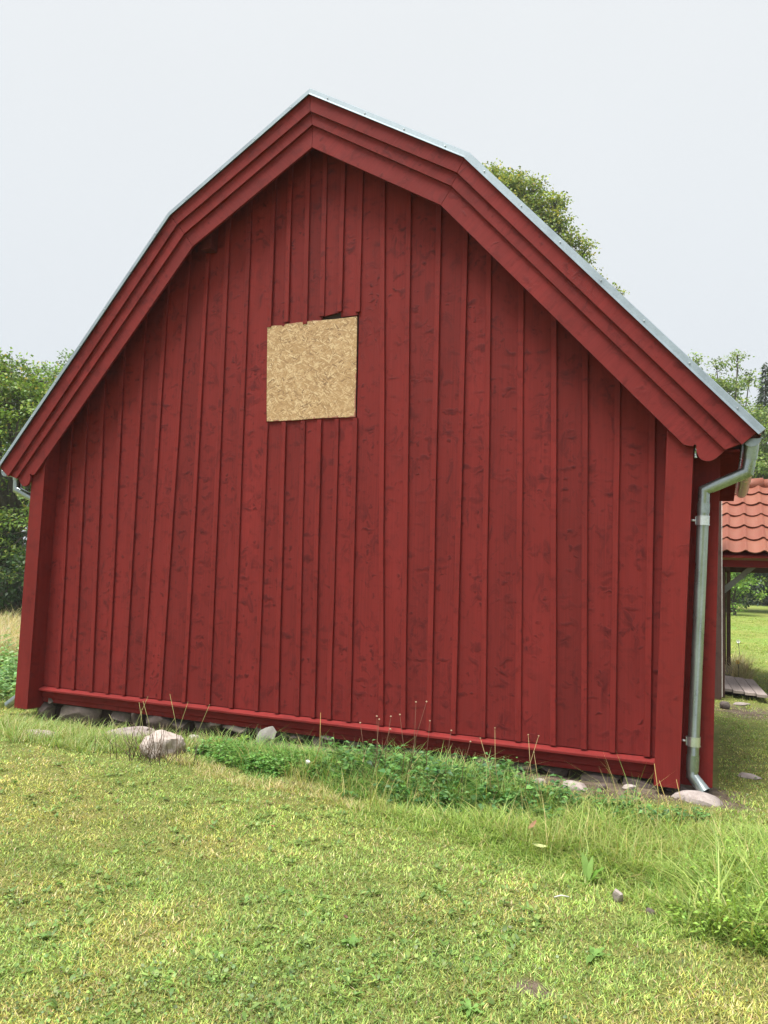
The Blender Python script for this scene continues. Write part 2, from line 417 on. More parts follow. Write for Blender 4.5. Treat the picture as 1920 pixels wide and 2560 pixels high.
def leaf_mat(name, rough=0.5, trans=0.35, spec=0.35, tint=(1.15, 1.15, 0.7)):
    m, t, p = new_mat(name)
    a = N(t, 'ShaderNodeVertexColor', layer_name='Col')
    t.links.new(a.outputs['Color'], p.inputs['Base Color'])
    p.inputs['Roughness'].default_value = rough; p.inputs['Specular IOR Level'].default_value = spec
    tr = N(t, 'ShaderNodeBsdfTranslucent')
    mu = N(t, 'ShaderNodeVectorMath', operation='MULTIPLY'); t.links.new(a.outputs['Color'], mu.inputs[0]); mu.inputs[1].default_value = tint
    t.links.new(mu.outputs[0], tr.inputs['Color'])
    ms = N(t, 'ShaderNodeMixShader'); ms.inputs[0].default_value = trans
    t.links.new(p.outputs[0], ms.inputs[1]); t.links.new(tr.outputs[0], ms.inputs[2])
    t.links.new(ms.outputs[0], t.nodes['Material Output'].inputs['Surface'])
    return m
M_grass = leaf_mat('grass_blades', 0.5, 0.35)
M_leaf = leaf_mat('broad_leaves', 0.45, 0.3)
M_tree = leaf_mat('tree_leaves', 0.5, 0.35)
M_dry = leaf_mat('dry_stems', 0.8, 0.1, 0.2, (1, 1, 1))
M_bark = simple('bark', (0.075, 0.062, 0.05), 0.9, 0, 12, 0.35, 0.6)

def ground_mat():
    m, t, p = new_mat('lawn_ground')
    tc = N(t, 'ShaderNodeTexCoord'); v = tc.outputs['Object']
    n1 = noise_(t, v, 0.7, 4); n2 = noise_(t, v, 7, 5, 0.65); n3 = noise_(t, v, 60, 4, 0.7); n4 = noise_(t, v, 0.25, 3)
    c = mixc(t, maprange(t, n1, 0.35, 0.65), (0.20, 0.27, 0.055), (0.28, 0.30, 0.075))
    c = mixc(t, maprange(t, n4, 0.45, 0.6), c, (0.20, 0.315, 0.062))
    c = mixc(t, maprange(t, n2, 0.52, 0.72, 0, 0.7), c, (0.30, 0.24, 0.10))
    c = mixc(t, maprange(t, n3, 0.45, 0.7, 0, 0.55), c, (0.12, 0.145, 0.03))
    a = N(t, 'ShaderNodeVertexColor', layer_name='Col'); s = N(t, 'ShaderNodeSeparateColor'); t.links.new(a.outputs['Color'], s.inputs[0])
    thatch = mixc(t, maprange(t, n2, 0.35, 0.7), (0.12, 0.14, 0.038), (0.24, 0.215, 0.075))
    c = mixc(t, math_(t, 'MULTIPLY', s.outputs[1], 0.85), c, thatch)
    # trodden bare earth beside and under the wall
    soil = mixc(t, maprange(t, n2, 0.35, 0.65), (0.085, 0.062, 0.045), (0.20, 0.155, 0.115))
    soil = mixc(t, maprange(t, n3, 0.6, 0.75, 0, 0.5), soil, (0.30, 0.25, 0.20))
    c = mixc(t, maprange(t, math_(t, 'ADD', s.outputs[0], math_(t, 'MULTIPLY', math_(t, 'SUBTRACT', n2, 0.5), 0.8)), 0.35, 0.65), c, soil)
    t.links.new(c, p.inputs['Base Color']); p.inputs['Roughness'].default_value = 0.95; p.inputs['Specular IOR Level'].default_value = 0.15
    bump(t, math_(t, 'ADD', n2, n3), p, 0.8, 0.03)
    return m
M_ground = ground_mat()

# ------------------------------------------------------------------ ground
def soil_amount(x, y):
    s = smooth(-0.42, -0.16, y) * smooth(0.6, 0.2, y) * smooth(-3.6, -2.8, x) * smooth(3.9, 3.3, x)          # drip line under the wall
    s = s * (0.55 + 0.45 * smooth(-1.2, 0.5, x))
    s = np.maximum(s, 0.9 * np.exp(-(((x - 2.75) / 0.55) ** 2 + ((y + 0.28) / 0.22) ** 2)))
    s = np.maximum(s, 1.0 * np.exp(-(((x - 2.78) / 0.10) ** 2 + ((y + 3.08) / 0.09) ** 2)))
    s = np.maximum(s, 0.75 * np.exp(-(((x + 0.62) / 0.16) ** 2 + ((y + 2.25) / 0.06) ** 2)))
    s = np.maximum(s, 0.6 * np.exp(-(((x - 0.6) / 0.35) ** 2 + ((y + 1.05) / 0.10) ** 2)))
    s = np.maximum(s, 0.85 * np.exp(-(((x - 3.75) / 0.5) ** 2 + ((y - 4.6) / 0.9) ** 2)))
    s = np.maximum(s, 0.35 * np.exp(-(((x - 3.55) / 0.2) ** 2 + ((y - 1.6) / 1.6) ** 2)))
    s = np.maximum(s, 0.35 * np.exp(-(((x - 3.66) / 0.16) ** 2 + ((y - 0.1) / 0.6) ** 2)))
    s = np.maximum(s, 0.5 * np.exp(-(((x - 3.75) / 0.2) ** 2 + ((y + 2.9) / 0.3) ** 2)))
    s = np.maximum(s, 0.8 * np.exp(-(((x - 4.3) / 0.3) ** 2 + ((y - 7.5) / 1.3) ** 2)))
    return s
def axis(lo, hi, core0, core1, step, n_out):
    core = np.arange(core0, core1, step)
    g = np.geomspace(step, abs(lo - core0), n_out); left = core0 - g[::-1]
    g = np.geomspace(step, hi - core1, n_out); right = core1 + g
    return np.concatenate([left, core, right])
ax = axis(-260, 260, -5, 6, 0.09, 26); ay = axis(-120, 420, -6, 6, 0.09, 26)
X, Y = np.meshgrid(ax, ay); Z = ground_z(X, Y)
nx, ny = len(ax), len(ay)
idx = np.arange(nx * ny).reshape(ny, nx)
q = np.stack([idx[:-1, :-1].ravel(), idx[:-1, 1:].ravel(), idx[1:, 1:].ravel(), idx[1:, :-1].ravel()], 1)
T = np.concatenate([q[:, [0, 1, 2]], q[:, [0, 2, 3]]])
gc = np.zeros((nx * ny, 3)); gc[:, 0] = soil_amount(X.ravel(), Y.ravel()); gc[:, 1] = smooth(24, 9, np.hypot(X.ravel() - 3.4, Y.ravel() + 6.1))
ground = link('ground', tri_mesh('ground', np.stack([X.ravel(), Y.ravel(), Z.ravel()], 1), T, gc, M_ground, True))
tag(ground, 'mown lawn ground running from the barn foot to the trees', kind='structure')

# ------------------------------------------------------------------ the barn
barn = empty('barn', (0, 0, 0), 'red board-and-batten barn with a gambrel gable boarded up in the middle', 'barn')

# outline of the rake, measured on the gable (x, z)
B1T = [(-3.568, 2.503), (-1.513, 4.943), (-0.010, 5.855), (1.491, 4.966), (3.659, 2.576)]
B1B = [(-3.444, 2.407), (-1.433, 4.840), (0.001, 5.688), (1.424, 4.845), (3.559, 2.489)]
B2B = [(-3.349, 2.387), (-1.360, 4.747), (0.012, 5.572), (1.368, 4.753), (3.451, 2.460)]
B3B = [(-3.113, 2.441), (-1.271, 4.616), (0.006, 5.371), (1.272, 4.614), (3.180, 2.512)]
def lerp(a, b, f): return (a[0] + (b[0] - a[0]) * f, a[1] + (b[1] - a[1]) * f)
def up_to(prev, cur, w):      # point w metres above cur towards prev (hidden under the board in front)
    d = math.dist(prev, cur); return lerp(cur, prev, w / d)
GAP = 0.0012
def seg_quad(out, inn, i):
    a, b, c, d = out[i], out[i + 1], inn[i + 1], inn[i]
    L = math.dist(a, b)
    f0 = GAP / L if i in (1, 2, 3) else 0; f1 = GAP / L if i in (0, 1, 2) else 0
    return [lerp(a, b, f0), lerp(b, a, f1), lerp(c, d, f1), lerp(d, c, f0)]
O2 = [up_to(B1T[i], B1B[i], 0.035) for i in range(5)]
O3 = [up_to(B1B[i], B2B[i], 0.035) for i in range(5)]
for i in range(4):
    mt = M_red_r if i >= 2 else M_red_l
    extrude_poly('bargeboard', seg_quad(B1T, B1B, i), -0.261, -0.239, mt, barn, 0.002)
    extrude_poly('bargeboard', seg_quad(O2, B2B, i), -0.236, -0.214, mt, barn, 0.002)
scr_r = [(3.180, 2.512), (3.215, 2.503), (3.246, 2.499), (3.247, 2.506), (3.254, 2.511), (3.263, 2.508), (3.267, 2.499), (3.264, 2.490), (3.264, 2.474),
         (3.272, 2.440), (3.283, 2.416), (3.303, 2.397), (3.331, 2.388), (3.362, 2.389), (3.385, 2.400), (3.412, 2.422), (3.449, 2.459)]
scr_l = [(-3.113, 2.441), (-3.130, 2.427), (-3.150, 2.422), (-3.166, 2.424), (-3.172, 2.432), (-3.182, 2.434), (-3.190, 2.427), (-3.189, 2.416), (-3.180, 2.408),
         (-3.178, 2.375), (-3.190, 2.343), (-3.213, 2.318), (-3.244, 2.306), (-3.272, 2.309), (-3.300, 2.326), (-3.322, 2.350), (-3.349, 2.385)]
for i in (1, 2): extrude_poly('bargeboard', seg_quad(O3, B3B, i), -0.211, -0.189, M_red_r if i == 2 else M_red_l, barn, 0.002)
a, b, c, d = seg_quad(O3, B3B, 3); extrude_poly('bargeboard', [a, (3.468, 2.485)] + scr_r[::-1] + [d], -0.211, -0.189, M_red_r, barn, 0)
a, b, c, d = seg_quad(O3, B3B, 0); extrude_poly('bargeboard', [(-3.372, 2.412), b, c] + scr_l, -0.211, -0.189, M_red_l, barn, 0)

def offset_poly(P, d):
    """parallel polyline, d outwards"""
    P = [np.array(p) for p in P]; out = []
    nrm = []
    for i in range(len(P) - 1):
        t = P[i + 1] - P[i]; t /= np.linalg.norm(t); nrm.append(np.array([-t[1], t[0]]))
    for i in range(len(P)):
        if i == 0: out.append(P[0] + nrm[0] * d)
        elif i == len(P) - 1: out.append(P[-1] + nrm[-1] * d)
        else:
            b = nrm[i - 1] + nrm[i]; out.append(P[i] + b * d / (b @ nrm[i]))
    return [tuple(o) for o in out]
# galvanised verge flashing: out-turned drip lip, upright face, cover strip over the tiles
prof = [(-0.012, -0.288), (0.006, -0.2705), (0.044, -0.266), (0.050, -0.258), (0.050, -0.06), (0.046, -0.06), (0.042, -0.254), (0.004, -0.2635), (-0.012, -0.280)]
EXT = [list(p) for p in B1T]
for i0, i1 in ((0, 1), (4, 3)):
    a = np.array(B1T[i0]); b = np.array(B1T[i1]); EXT[i0] = list(a + (a - b) / np.linalg.norm(a - b) * 0.02)
rails = [offset_poly(EXT, d) for d, y in prof]
for i in range(4):
    V = []; F = []; n = len(prof)
    for j in (i, i + 1):
        for k in range(n): V.append((rails[k][j][0], prof[k][1], rails[k][j][1]))
    for k in range(n): F.append((k, (k + 1) % n, n + (k + 1) % n, n + k))
    F.append(tuple(range(n))[::-1]); F.append(tuple(range(n, 2 * n)))
    me = from_py('verge_flashing', V, F)
    bm = bmesh.new(); bm.from_mesh(me); bmesh.ops.recalc_face_normals(bm, faces=bm.faces); bm.to_mesh(me); bm.free()
    fl = link('verge_flashing', me, barn, M_flash)
    L = math.dist(B1T[i], B1T[i + 1]); P0 = offset_poly(EXT, 0.022)
    ns = int(L / 0.42)
    for s in range(ns):
        p = lerp(P0[i], P0[i + 1], (s + 0.5) / ns)
        V, F = tube_vf([(p[0], -0.276, p[1]), (p[0], -0.268, p[1])], 0.006, 6)
        link('screw', from_py('screw', V, F), fl, M_bracket)
# roof planes with pantile waves, and the boarded underside
BARN_D = 3.15
for i in range(4):
    A = np.array(offset_poly(B1T, 0.006)[i]); Bq = np.array(offset_poly(B1T, 0.006)[i + 1])
    A2 = np.array(offset_poly(B1T, -0.05)[i]); B2 = np.array(offset_poly(B1T, -0.05)[i + 1])
    nu = max(2, int(math.dist(A, Bq) / 0.36)); nv = 90
    V = []; F = []
    t = (Bq - A) / np.linalg.norm(Bq - A); nn = np.array([-t[1], t[0]])
    down = i < 2
    for u in range(nu):
        for e2 in (0, 1):
            f = (u + e2) / nu; base = A + (Bq - A) * f
            low = (e2 == 0) if down else (e2 == 1)
            for v in range(nv + 1):
                yy = -0.235 + (BARN_D + 0.235) * v / nv
                h = 0.012 + 0.010 * math.sin(yy / 0.21 * 2 * math.pi) + (0.020 if low else 0.0)
                q2 = base + nn * h; V.append((q2[0], yy, q2[1]))
    W = nv + 1
    for r in range(2 * nu - 1):
        for v in range(nv): F.append((r * W + v, r * W + v + 1, (r + 1) * W + v + 1, (r + 1) * W + v))
    ro = link('roof', from_py('roof', V, F, True), barn, M_clay)
    a1, a2 = tuple(A - nn * 0.012), tuple(Bq - nn * 0.012); b1, b2 = tuple(A2), tuple(B2)
    extrude_poly('roof_boarding', [a1, a2, b2, b1], -0.2, BARN_D, M_boarding, barn, 0)
# purlin end, with the eaves shade put into its dark boarding colour
for (px, pz) in ((-1.19, 4.68),):
    s = 1 if px > 0 else -1
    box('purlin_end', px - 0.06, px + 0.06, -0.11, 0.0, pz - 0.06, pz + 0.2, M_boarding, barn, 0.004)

# boards and battens of the gable wall: (x at z = 0.25, x at zt, zt)
BAT = [(-2.800, -2.86, 2.7), (-2.598, -2.665, 2.9), (-2.36, -2.455, 3.25), (-2.15, -2.216, 3.25), (-1.943, -1.968, 3.24), (-1.726, -1.713, 3.22),
       (-1.507, -1.479, 3.2), (-1.222, -1.229, 3.2), (-0.949, -1.005, 4.59), (-0.691, -0.759, 4.55), (-0.420, -0.46, 2.7),
       (-0.209, -0.267, 2.7), (0.0, -0.065, 2.7), (0.160, 0.104, 2.7), (0.316, 0.277, 2.7), (0.502, 0.460, 2.7), (0.808, 0.664, 4.36),
       (1.008, 0.909, 4.32), (1.233, 1.189, 4.28), (1.441, 1.434, 4.25), (1.689, 1.657, 3.02), (1.972, 1.933, 3.0), (2.243, 2.204, 2.98),
       (2.474, 2.45, 2.97), (2.683, 2.697, 2.95), (2.927, 2.95, 2.7)]
def bx(k, z):
    a, b, zt = BAT[k]; return a + (b - a) * (z - 0.25) / (zt - 0.25)
WTOP = offset_poly(B1T, -0.20)
def wall_top(x):
    for (x0, z0), (x1, z1) in zip(WTOP[:-1], WTOP[1:]):
        if x0 <= x <= x1: return z0 + (z1 - z0) * (x - x0) / (x1 - x0)
    return 2.5
ZB = 0.252
wr = np.random.default_rng(3)
def strip(name, xl, xr, yb, yf, z0, z1l, z1r, mat, bev=0.004, nseg=5, wob=0.0015, z0l=None, z0r=None):
    """vertical board: xl(z), xr(z) edges; back yb, front yf; tops cut on a slope"""
    V = []; F = []
    dy = wr.normal(0, 0.0012); tw = wr.normal(0, 0.0015)
    for s in range(nseg + 1):
        f = s / nseg
        a0 = z0 if z0l is None else z0l; b0 = z0 if z0r is None else z0r
        zl = a0 + (z1l - a0) * f; zr = b0 + (z1r - b0) * f
        w = wr.normal(0, wob) if 0 < s < nseg else 0
        l = xl(zl) + w; r = xr(zr) + w
        V += [(l, yb, zl), (l, yf + bev * .8 + dy - tw, zl), (l + bev, yf + dy - tw, zl), (r - bev, yf + dy + tw, zr), (r, yf + bev * .8 + dy + tw, zr), (r, yb, zr)]
    for s in range(nseg):
        o = s * 6
        for k in range(6): F.append((o + k, o + (k + 1) % 6, o + 6 + (k + 1) % 6, o + 6 + k))
    F.append(tuple(range(6))[::-1]); F.append(tuple(nseg * 6 + k for k in range(6)))
    me = from_py(name, V, F)
    bm = bmesh.new(); bm.from_mesh(me); bmesh.ops.recalc_face_normals(bm, faces=bm.faces); bm.to_mesh(me); bm.free()
    return link(name, me, barn, mat)
OZ0, OZ1 = 2.90, 3.80
UP = {10: 3.80, 11: 3.83, 12: 3.79, 13: 3.848, 14: 3.872, 15: 3.85}      # lower ends of the short battens over the panel
NB = len(BAT)
for k in range(NB + 1):
    xl = (lambda z: -3.03) if k == 0 else (lambda z, k=k: bx(k - 1, z) + 0.004)
    xr = (lambda z: 3.09) if k == NB else (lambda z, k=k: bx(k, z) - 0.004)
    def tops(z_lo):
        zl = wall_top(xl(3)); zr = wall_top(xr(3))
        zl = wall_top(xl(zl)); zr = wall_top(xr(zr)); return zl, zr
    zl, zr = tops(0)
    apex = xl(4) < -0.01 < xr(4)
    if 11 <= k <= 15:
        strip('board', xl, xr, 0.020, 0.0, ZB, 2.93, 2.93, M_red)
        zb = {11: 3.795, 12: 3.80, 13: 3.795, 14: 3.868, 15: 3.825}[k]
        strip('board', xl, xr, 0.020, 0.0, zb, zl, zr, M_red, z0l=zb if k != 14 else 3.848, z0r=zb if k != 14 else 3.872)
    else:
        strip('board', xl, xr, 0.020, 0.0, ZB, zl, zr, M_red)
for k in range(NB):
    hw = 0.0225 + wr.normal(0, 0.0008)
    l = lambda z, k=k, hw=hw: bx(k, z) - hw
    r = lambda z, k=k, hw=hw: bx(k, z) + hw
    zt = wall_top(bx(k, wall_top(bx(k, 3.5)))) - 0.01
    if 10 <= k <= 15:
        strip('batten', l, r, 0.0015, -0.022, ZB, 2.884, 2.884, M_redtrim, 0.003)
        strip('batten', lambda z, k=k: bx(k, z) - hw, lambda z, k=k: bx(k, z) + hw, 0.0015, -0.022, UP[k], zt, zt, M_redtrim, 0.003)
    else:
        strip('batten', l, r, 0.0015, -0.022, ZB, zt, zt, M_redtrim, 0.003, nseg=7)
# nail heads
for k in range(NB):
    for z in (0.45, 1.25, 2.05, 2.80, 3.6, 4.3):
        if z > wall_top(bx(k, z)) - 0.35 or (10 <= k <= 15 and 2.8 < z < 3.9): continue
        x = bx(k, z) + wr.normal(0, 0.004); zz = z + wr.normal(0, 0.03)
        V, F = tube_vf([(x, -0.0262, zz), (x, -0.0215, zz)], 0.0042, 6)
        link('nail_head', from_py('nail_head', V, F), barn, M_redtrim)
# near-black wall core behind the boards, its colour standing in for interior shade, with the side and rear walls
extrude_poly('wall_core', [(-3.05, 0.08), (-3.05, 2.45)] + [(x, z) for x, z in offset_poly(B1T, -0.06)[1:4]] + [(3.1, 2.45), (3.1, 0.08)], 0.024, 0.12, M_dark, barn)
box('side_wall', -3.15, -3.02, 0.122, BARN_D - 0.1, 0.08, 2.62, M_red, barn)
box('side_wall', 3.02, 3.15, 0.122, BARN_D - 0.1, 0.08, 2.62, M_red, barn)
extrude_poly('rear_wall', [(-3.14, 0.08), (-3.14, 2.55)] + [(x, z) for x, z in offset_poly(B1T, -0.06)[1:4]] + [(3.14, 2.55), (3.14, 0.08)], BARN_D - 0.098, BARN_D - 0.02, M_red, barn)
for s in (-1, 1):      # eaves soffit boards
    box('soffit', min(3.265 * s, 3.55 * s), max(3.265 * s, 3.55 * s), -0.165, BARN_D, 2.455, 2.475, M_soffit, barn)
# the strand board over the opening
P = [(-0.501, 3.812), (-0.348, 3.804), (-0.334, 3.789), (-0.322, 3.792), (-0.305, 3.812), (-0.05, 3.816), (0.20, 3.806), (0.434, 3.808),
     (0.447, 3.35), (0.456, 2.893), (0.10, 2.900), (-0.20, 2.893), (-0.457, 2.897), (-0.470, 3.10), (-0.486, 3.45)]
extrude_poly('strand_board_panel', P, -0.0145, -0.0025, M_osb, barn, 0.001)
# ledge over the footing
hexa('drip_board', [(-3.02, -0.055, 0.205), (2.995, -0.055, 0.203), (2.995, 0.019, 0.216), (-3.02, 0.019, 0.216),
                    (-3.02, -0.055, 0.226), (2.995, -0.055, 0.224), (2.995, 0.019, 0.2495), (-3.02, 0.019, 0.2495)], M_red_h, barn)
box('fascia_board', -3.02, 2.995, -0.004, 0.018, 0.135, 0.2015, M_red_h, barn)
box('fascia_board', -3.02, 2.995, 0.012, 0.034, 0.088, 0.1325, M_red_h, barn)

# boxed corner posts: front face, both cheeks
def post(xb0, xb1, xt0, xt1, zb, zt, yf, yb, mat):
    t = 0.022
    def board(x0, x1, u0, u1, y0, y1, zt=zt):
        hexa('corner_board', [(x0, y0, zb), (x1, y0, zb), (x1, y1, zb), (x0, y1, zb), (u0, y0, zt), (u1, y0, zt), (u1, y1, zt), (u0, y1, zt)], mat, barn, 0.003)
    board(xb0, xb1, xt0, xt1, yf, yf + t)
    board(xb0 + .002, xb0 + t, xt0 + .002, xt0 + t, yf + t + .001, yb, zt + (.2 if xb0 > 0 else 0))
    board(xb1 - t, xb1 - .002, xt1 - t, xt1 - .002, yf + t + .001, yb, zt + (.2 if xb0 < 0 else 0))
post(-3.206, -3.024, -3.198, -3.021, 0.032, 2.66, -0.177, 0.12, M_redtrim)
post(2.986, 3.158, 3.066, 3.251, 0.087, 2.62, -0.177, 0.12, M_redtrim)
# side boxes over the log ends on the long walls
def lean_box(x0, x1, y0, y1, dx):
    hexa('corner_board', [(x0, y0, .075), (x1, y0, .075), (x1, y1, .075), (x0, y1, .075), (x0 + dx, y0, 2.452), (x1 + dx, y0, 2.452), (x1 + dx, y1, 2.452), (x0 + dx, y1, 2.452)], M_redtrim, barn)
lean_box(3.15, 3.367, 0.030, 0.052, 0.055)
lean_box(3.344, 3.366, 0.0535, 0.26, 0.055)
box('corner_board', -3.385, -3.21, 0.030, 0.052, 0.05, 2.452, M_redtrim, barn)
box('corner_board', -3.384, -3.362, 0.0535, 0.26, 0.05, 2.452, M_redtrim, barn)

# gutters and downspouts
def gutter(cx, cz, r, y0, y1):
    V = []; F = []; n = 12
    for y in (y0, y1):
        for rr in (r, r - 0.004):
            for k in range(n + 1):
                w = math.pi + math.pi * k / n; V.append((cx + rr * math.cos(w), y, cz + rr * math.sin(w)))
    m = n + 1
    for k in range(n):
        F.append((k, k + 1, 2 * m + k + 1, 2 * m + k)); F.append((m + k, 3 * m + k, 3 * m + k + 1, m + k + 1))
    g = link('gutter', from_py('gutter', V, F, True), barn, M_galv)
    V = [(cx + (r + .003) * math.cos(math.pi + math.pi * k / n), yy, cz + (r + .003) * math.sin(math.pi + math.pi * k / n) ) for yy in (y0 - .004, y0 + .012) for k in range(m)]
    F = [tuple(range(m)), tuple(range(m, 2 * m))[::-1]] + [(k, k + 1, m + k + 1, m + k) for k in range(n)] + [(0, n, m + n, m)]
    link('end_cap', from_py('end_cap', V, F), g, M_galv)
    for s in (-1, 1):
        V, F = tube_vf([(cx + s * r, y0, cz), (cx + s * r, y1, cz)], 0.008, 8); link('rolled_edge', from_py('rolled_edge', V, F, True), g, M_galv)
    return g
gutter(3.625, 2.545, 0.056, -0.175, BARN_D)
gutter(-3.585, 2.48, 0.056, -0.175, BARN_D)
RP = 0.0405
def open_pipe(name, path, rad, mat, parent, seg=20):
    """pipe whose last end stays open, with wall thickness"""
    V, F = tube_vf(path, rad, seg, False)
    n = len(V); d = np.array(path[-1], float) - np.array(path[-2], float); d /= np.linalg.norm(d)
    c = np.array(path[-1], float)
    V += [c + (np.array(v) - c) * 0.93 for v in V[n - seg:n]]
    V += [c - d * 0.11 + (np.array(v) - c) * 0.93 for v in V[n - seg:n]]
    for k in range(seg):
        k2 = (k + 1) % seg
        F.append((n - seg + k, n - seg + k2, n + k2, n + k)); F.append((n + k, n + k2, n + seg + k2, n + seg + k))
    F.append(tuple(n + seg + k for k in range(seg)))
    me = from_py(name, V, F)
    for pl in me.polygons: pl.use_smooth = len(pl.vertices) == 4
    me.set_sharp_from_angle(angle=math.radians(28))
    return link(name, me, parent, mat)
yp = -0.065
dp = open_pipe('downspout', [(3.617, -0.115, 2.43), (3.600, -0.112, 2.318), (3.314, yp, 2.196), (3.236, yp, 0.165), (3.322, yp - 0.052, 0.075)], RP, M_galv, barn)
tube('pipe_collar', [(3.311, yp, 2.10), (3.3085, yp, 2.03)], RP + 0.0025, M_galv, dp, 20, False)
tube('pipe_collar', [(3.2415, yp, 0.31), (3.2380, yp, 0.20)], RP + 0.0025, M_galv, dp, 20, False)
tube('funnel', [(3.622, -0.118, 2.515), (3.619, -0.116, 2.445), (3.617, -0.115, 2.405)], [0.052, 0.046, 0.043], M_galv, dp, 20, False)
for z in (1.975, 0.405):
    f = (z - 0.165) / (2.196 - 0.165); x = 3.236 + (3.314 - 3.236) * f
    br = tube('pipe_bracket', [(x + .0012, yp, z + 0.031), (x - .0012, yp, z - 0.031)], RP + 0.0045, M_bracket, dp, 20, False)
    for dz in (-0.031, 0.031):
        tube('bracket_rim', [(x, yp, z + dz - .003), (x, yp, z + dz + .003)], RP + 0.0065, M_bracket, br, 20, False)
    box('bracket_lug', x - RP - 0.010, x - RP - 0.005, yp - 0.022, yp - 0.005, z - 0.028, z + 0.028, M_bracket, br, 0.001)
    tube('bracket_screw', [(x - RP - 0.045, yp - 0.012, z + .002), (x - RP - 0.006, yp - 0.012, z)], 0.008, M_bracket, br, 8)
dl = open_pipe('downspout', [(-3.66, 0.05, 2.43), (-3.655, 0.05, 2.305), (-3.36, 0.06, 2.185), (-3.36, 0.06, 0.13), (-3.50, 0.00, 0.005)], RP, M_galv, barn)
tube('funnel', [(-3.662, 0.05, 2.47), (-3.66, 0.05, 2.41)], [0.05, 0.044], M_galv, dl, 20, False)

# stones
def rock_mesh(name, size, seed, box_f=0.5, sub=3, rough=0.16, cuts=7, lo=0.62):
    bm = bmesh.new(); bmesh.ops.create_icosphere(bm, subdivisions=sub, radius=1.0)
    P = np.array([v.co[:] for v in bm.verts])
    inf = P / np.abs(P).max(axis=1, keepdims=True)
    P = P * (1 - box_f) + inf * box_f * 0.9
    r = np.random.default_rng(seed)
    for _ in range(cuts):       # knock flat facets off
        n = r.normal(size=3); n /= np.linalg.norm(n); dd = r.uniform(lo, 0.9)
        s = P @ n; k = s > dd; P[k] -= np.outer(s[k] - dd, n) * 0.9
    d = fbm(P + seed * 3.3, 1.6, 4, seed) - 0.5
    P = P * (1 + d[:, None] * rough * 2)
    P = P * np.array(size)
    for v, p in zip(bm.verts, P): v.co = p
    me = bpy.data.meshes.new(name); bm.to_mesh(me); bm.free()
    me.polygons.foreach_set('use_smooth', [True] * len(me.polygons))
    me.set_sharp_from_angle(angle=math.radians(32))
    return me
def rock(name, loc, size, seed, mat, parent=None, rotz=0.0, tilt=(0, 0), **kw):
    o = link(name, rock_mesh(name, size, seed, **kw), parent, mat)
    o.location = loc; o.rotation_euler = (tilt[0], tilt[1], rotz)
    return o
FS = [(-3.02, -0.02, .13, .13, 6), (-2.92, .10, .05, .05, 1), (-2.50, 0.01, .34, .13, 2), (-2.06, .045, .16, .075, 3), (-2.07, -.055, .13, .035, 4), (-1.84, .01, .06, .09, 5),
      (-1.60, .02, .22, .10, 7), (-1.30, .0, .12, .09, 8), (-1.08, .03, .12, .07, 9), (-0.93, .06, .13, .06, 10), (-0.66, .065, .20, .065, 11), (-0.38, .05, .10, .06, 12),
      (-0.20, .06, .10, .045, 13), (-0.03, .04, .09, .06, 14), (0.22, .03, .18, .09, 15), (0.28, .085, .12, .035, 16), (0.52, .06, .13, .05, 17), (0.78, .05, .15, .05, 18),
      (1.08, .05, .17, .06, 19), (1.40, .04, .16, .06, 20), (1.70, .05, .15, .06, 21), (1.97, .04, .14, .06, 22), (2.24, .045, .15, .065, 23), (2.58, .035, .22, .065, 24), (2.90, .005, .17, .065, 25), (3.16, -.0, .12, .06, 26)]
for (x, z, hx, hz, sd) in FS:
    rock('foundation_stone', (x, 0.095 + 0.02 * math.sin(sd * 5), z), (hx, 0.11, hz * 1.15), sd, M_found, barn, box_f=0.9, rough=0.13, cuts=18, lo=0.5, sub=4, tilt=(0, 0.06 * math.sin(sd * 3.1)))
box('footing_core', -3.05, 3.1, 0.11, 0.3, -0.3, 0.079, M_dark, barn, 0)

# ------------------------------------------------------------------ loose stones and litter
def gr(x, y, dz=0.0): return (x, y, gz(x, y) + dz)
tag(rock('boulder', gr(-0.86, -0.74, 0.02), (0.195, 0.17, 0.16), 41, M_pale, rotz=0.4, box_f=0.2, rough=0.40, sub=4), 'pale pink granite boulder behind the dead brown stems', 'boulder')
tag(rock('flat_stone', gr(-2.28, -0.74, 0.0), (0.20, 0.15, 0.06), 42, M_pink, rotz=0.3, box_f=0.3), 'flat pale stone in the grass in front of the left corner post', 'stone')
tag(rock('flat_stone', gr(-1.66, -0.30, 0.02), (0.30, 0.15, 0.075), 43, M_pink, rotz=0.5, tilt=(0.1, -0.15), box_f=0.2, rough=0.25), 'long tapering pale slab stone lying before the footing', 'stone')
tag(rock('pointed_stone', gr(-0.21, -0.17, 0.085), (0.085, 0.06, 0.11), 44, M_white_st, rotz=0.3, tilt=(0.0, 0.45), box_f=0.3), 'white pointed stone leaning upright against the footing', 'stone')
tag(rock('small_stone', gr(-1.02, -0.10, 0.02), (0.055, 0.05, 0.04), 45, M_white_st, box_f=0.3), 'small white stone between the boulder and the footing', 'stone')
tag(rock('round_stone', gr(3.265, -0.17, -0.05), (0.19, 0.15, 0.115), 46, M_pink, rotz=0.1, box_f=0.12, rough=0.08), 'rounded speckled stone under the downspout outlet', 'stone')
tag(rock('small_stone', gr(2.965, -2.03, 0.03), (0.030, 0.024, 0.034), 47, M_pink, tilt=(0.2, 0.3), box_f=0.5), 'small pinkish stone standing in the lawn near the long grass', 'stone')
tag(rock('small_stone', gr(3.12, -2.12, 0.02), (0.022, 0.02, 0.018), 48, M_found, box_f=0.4), 'small brown stone at the foot of the tall grass clump', 'stone')
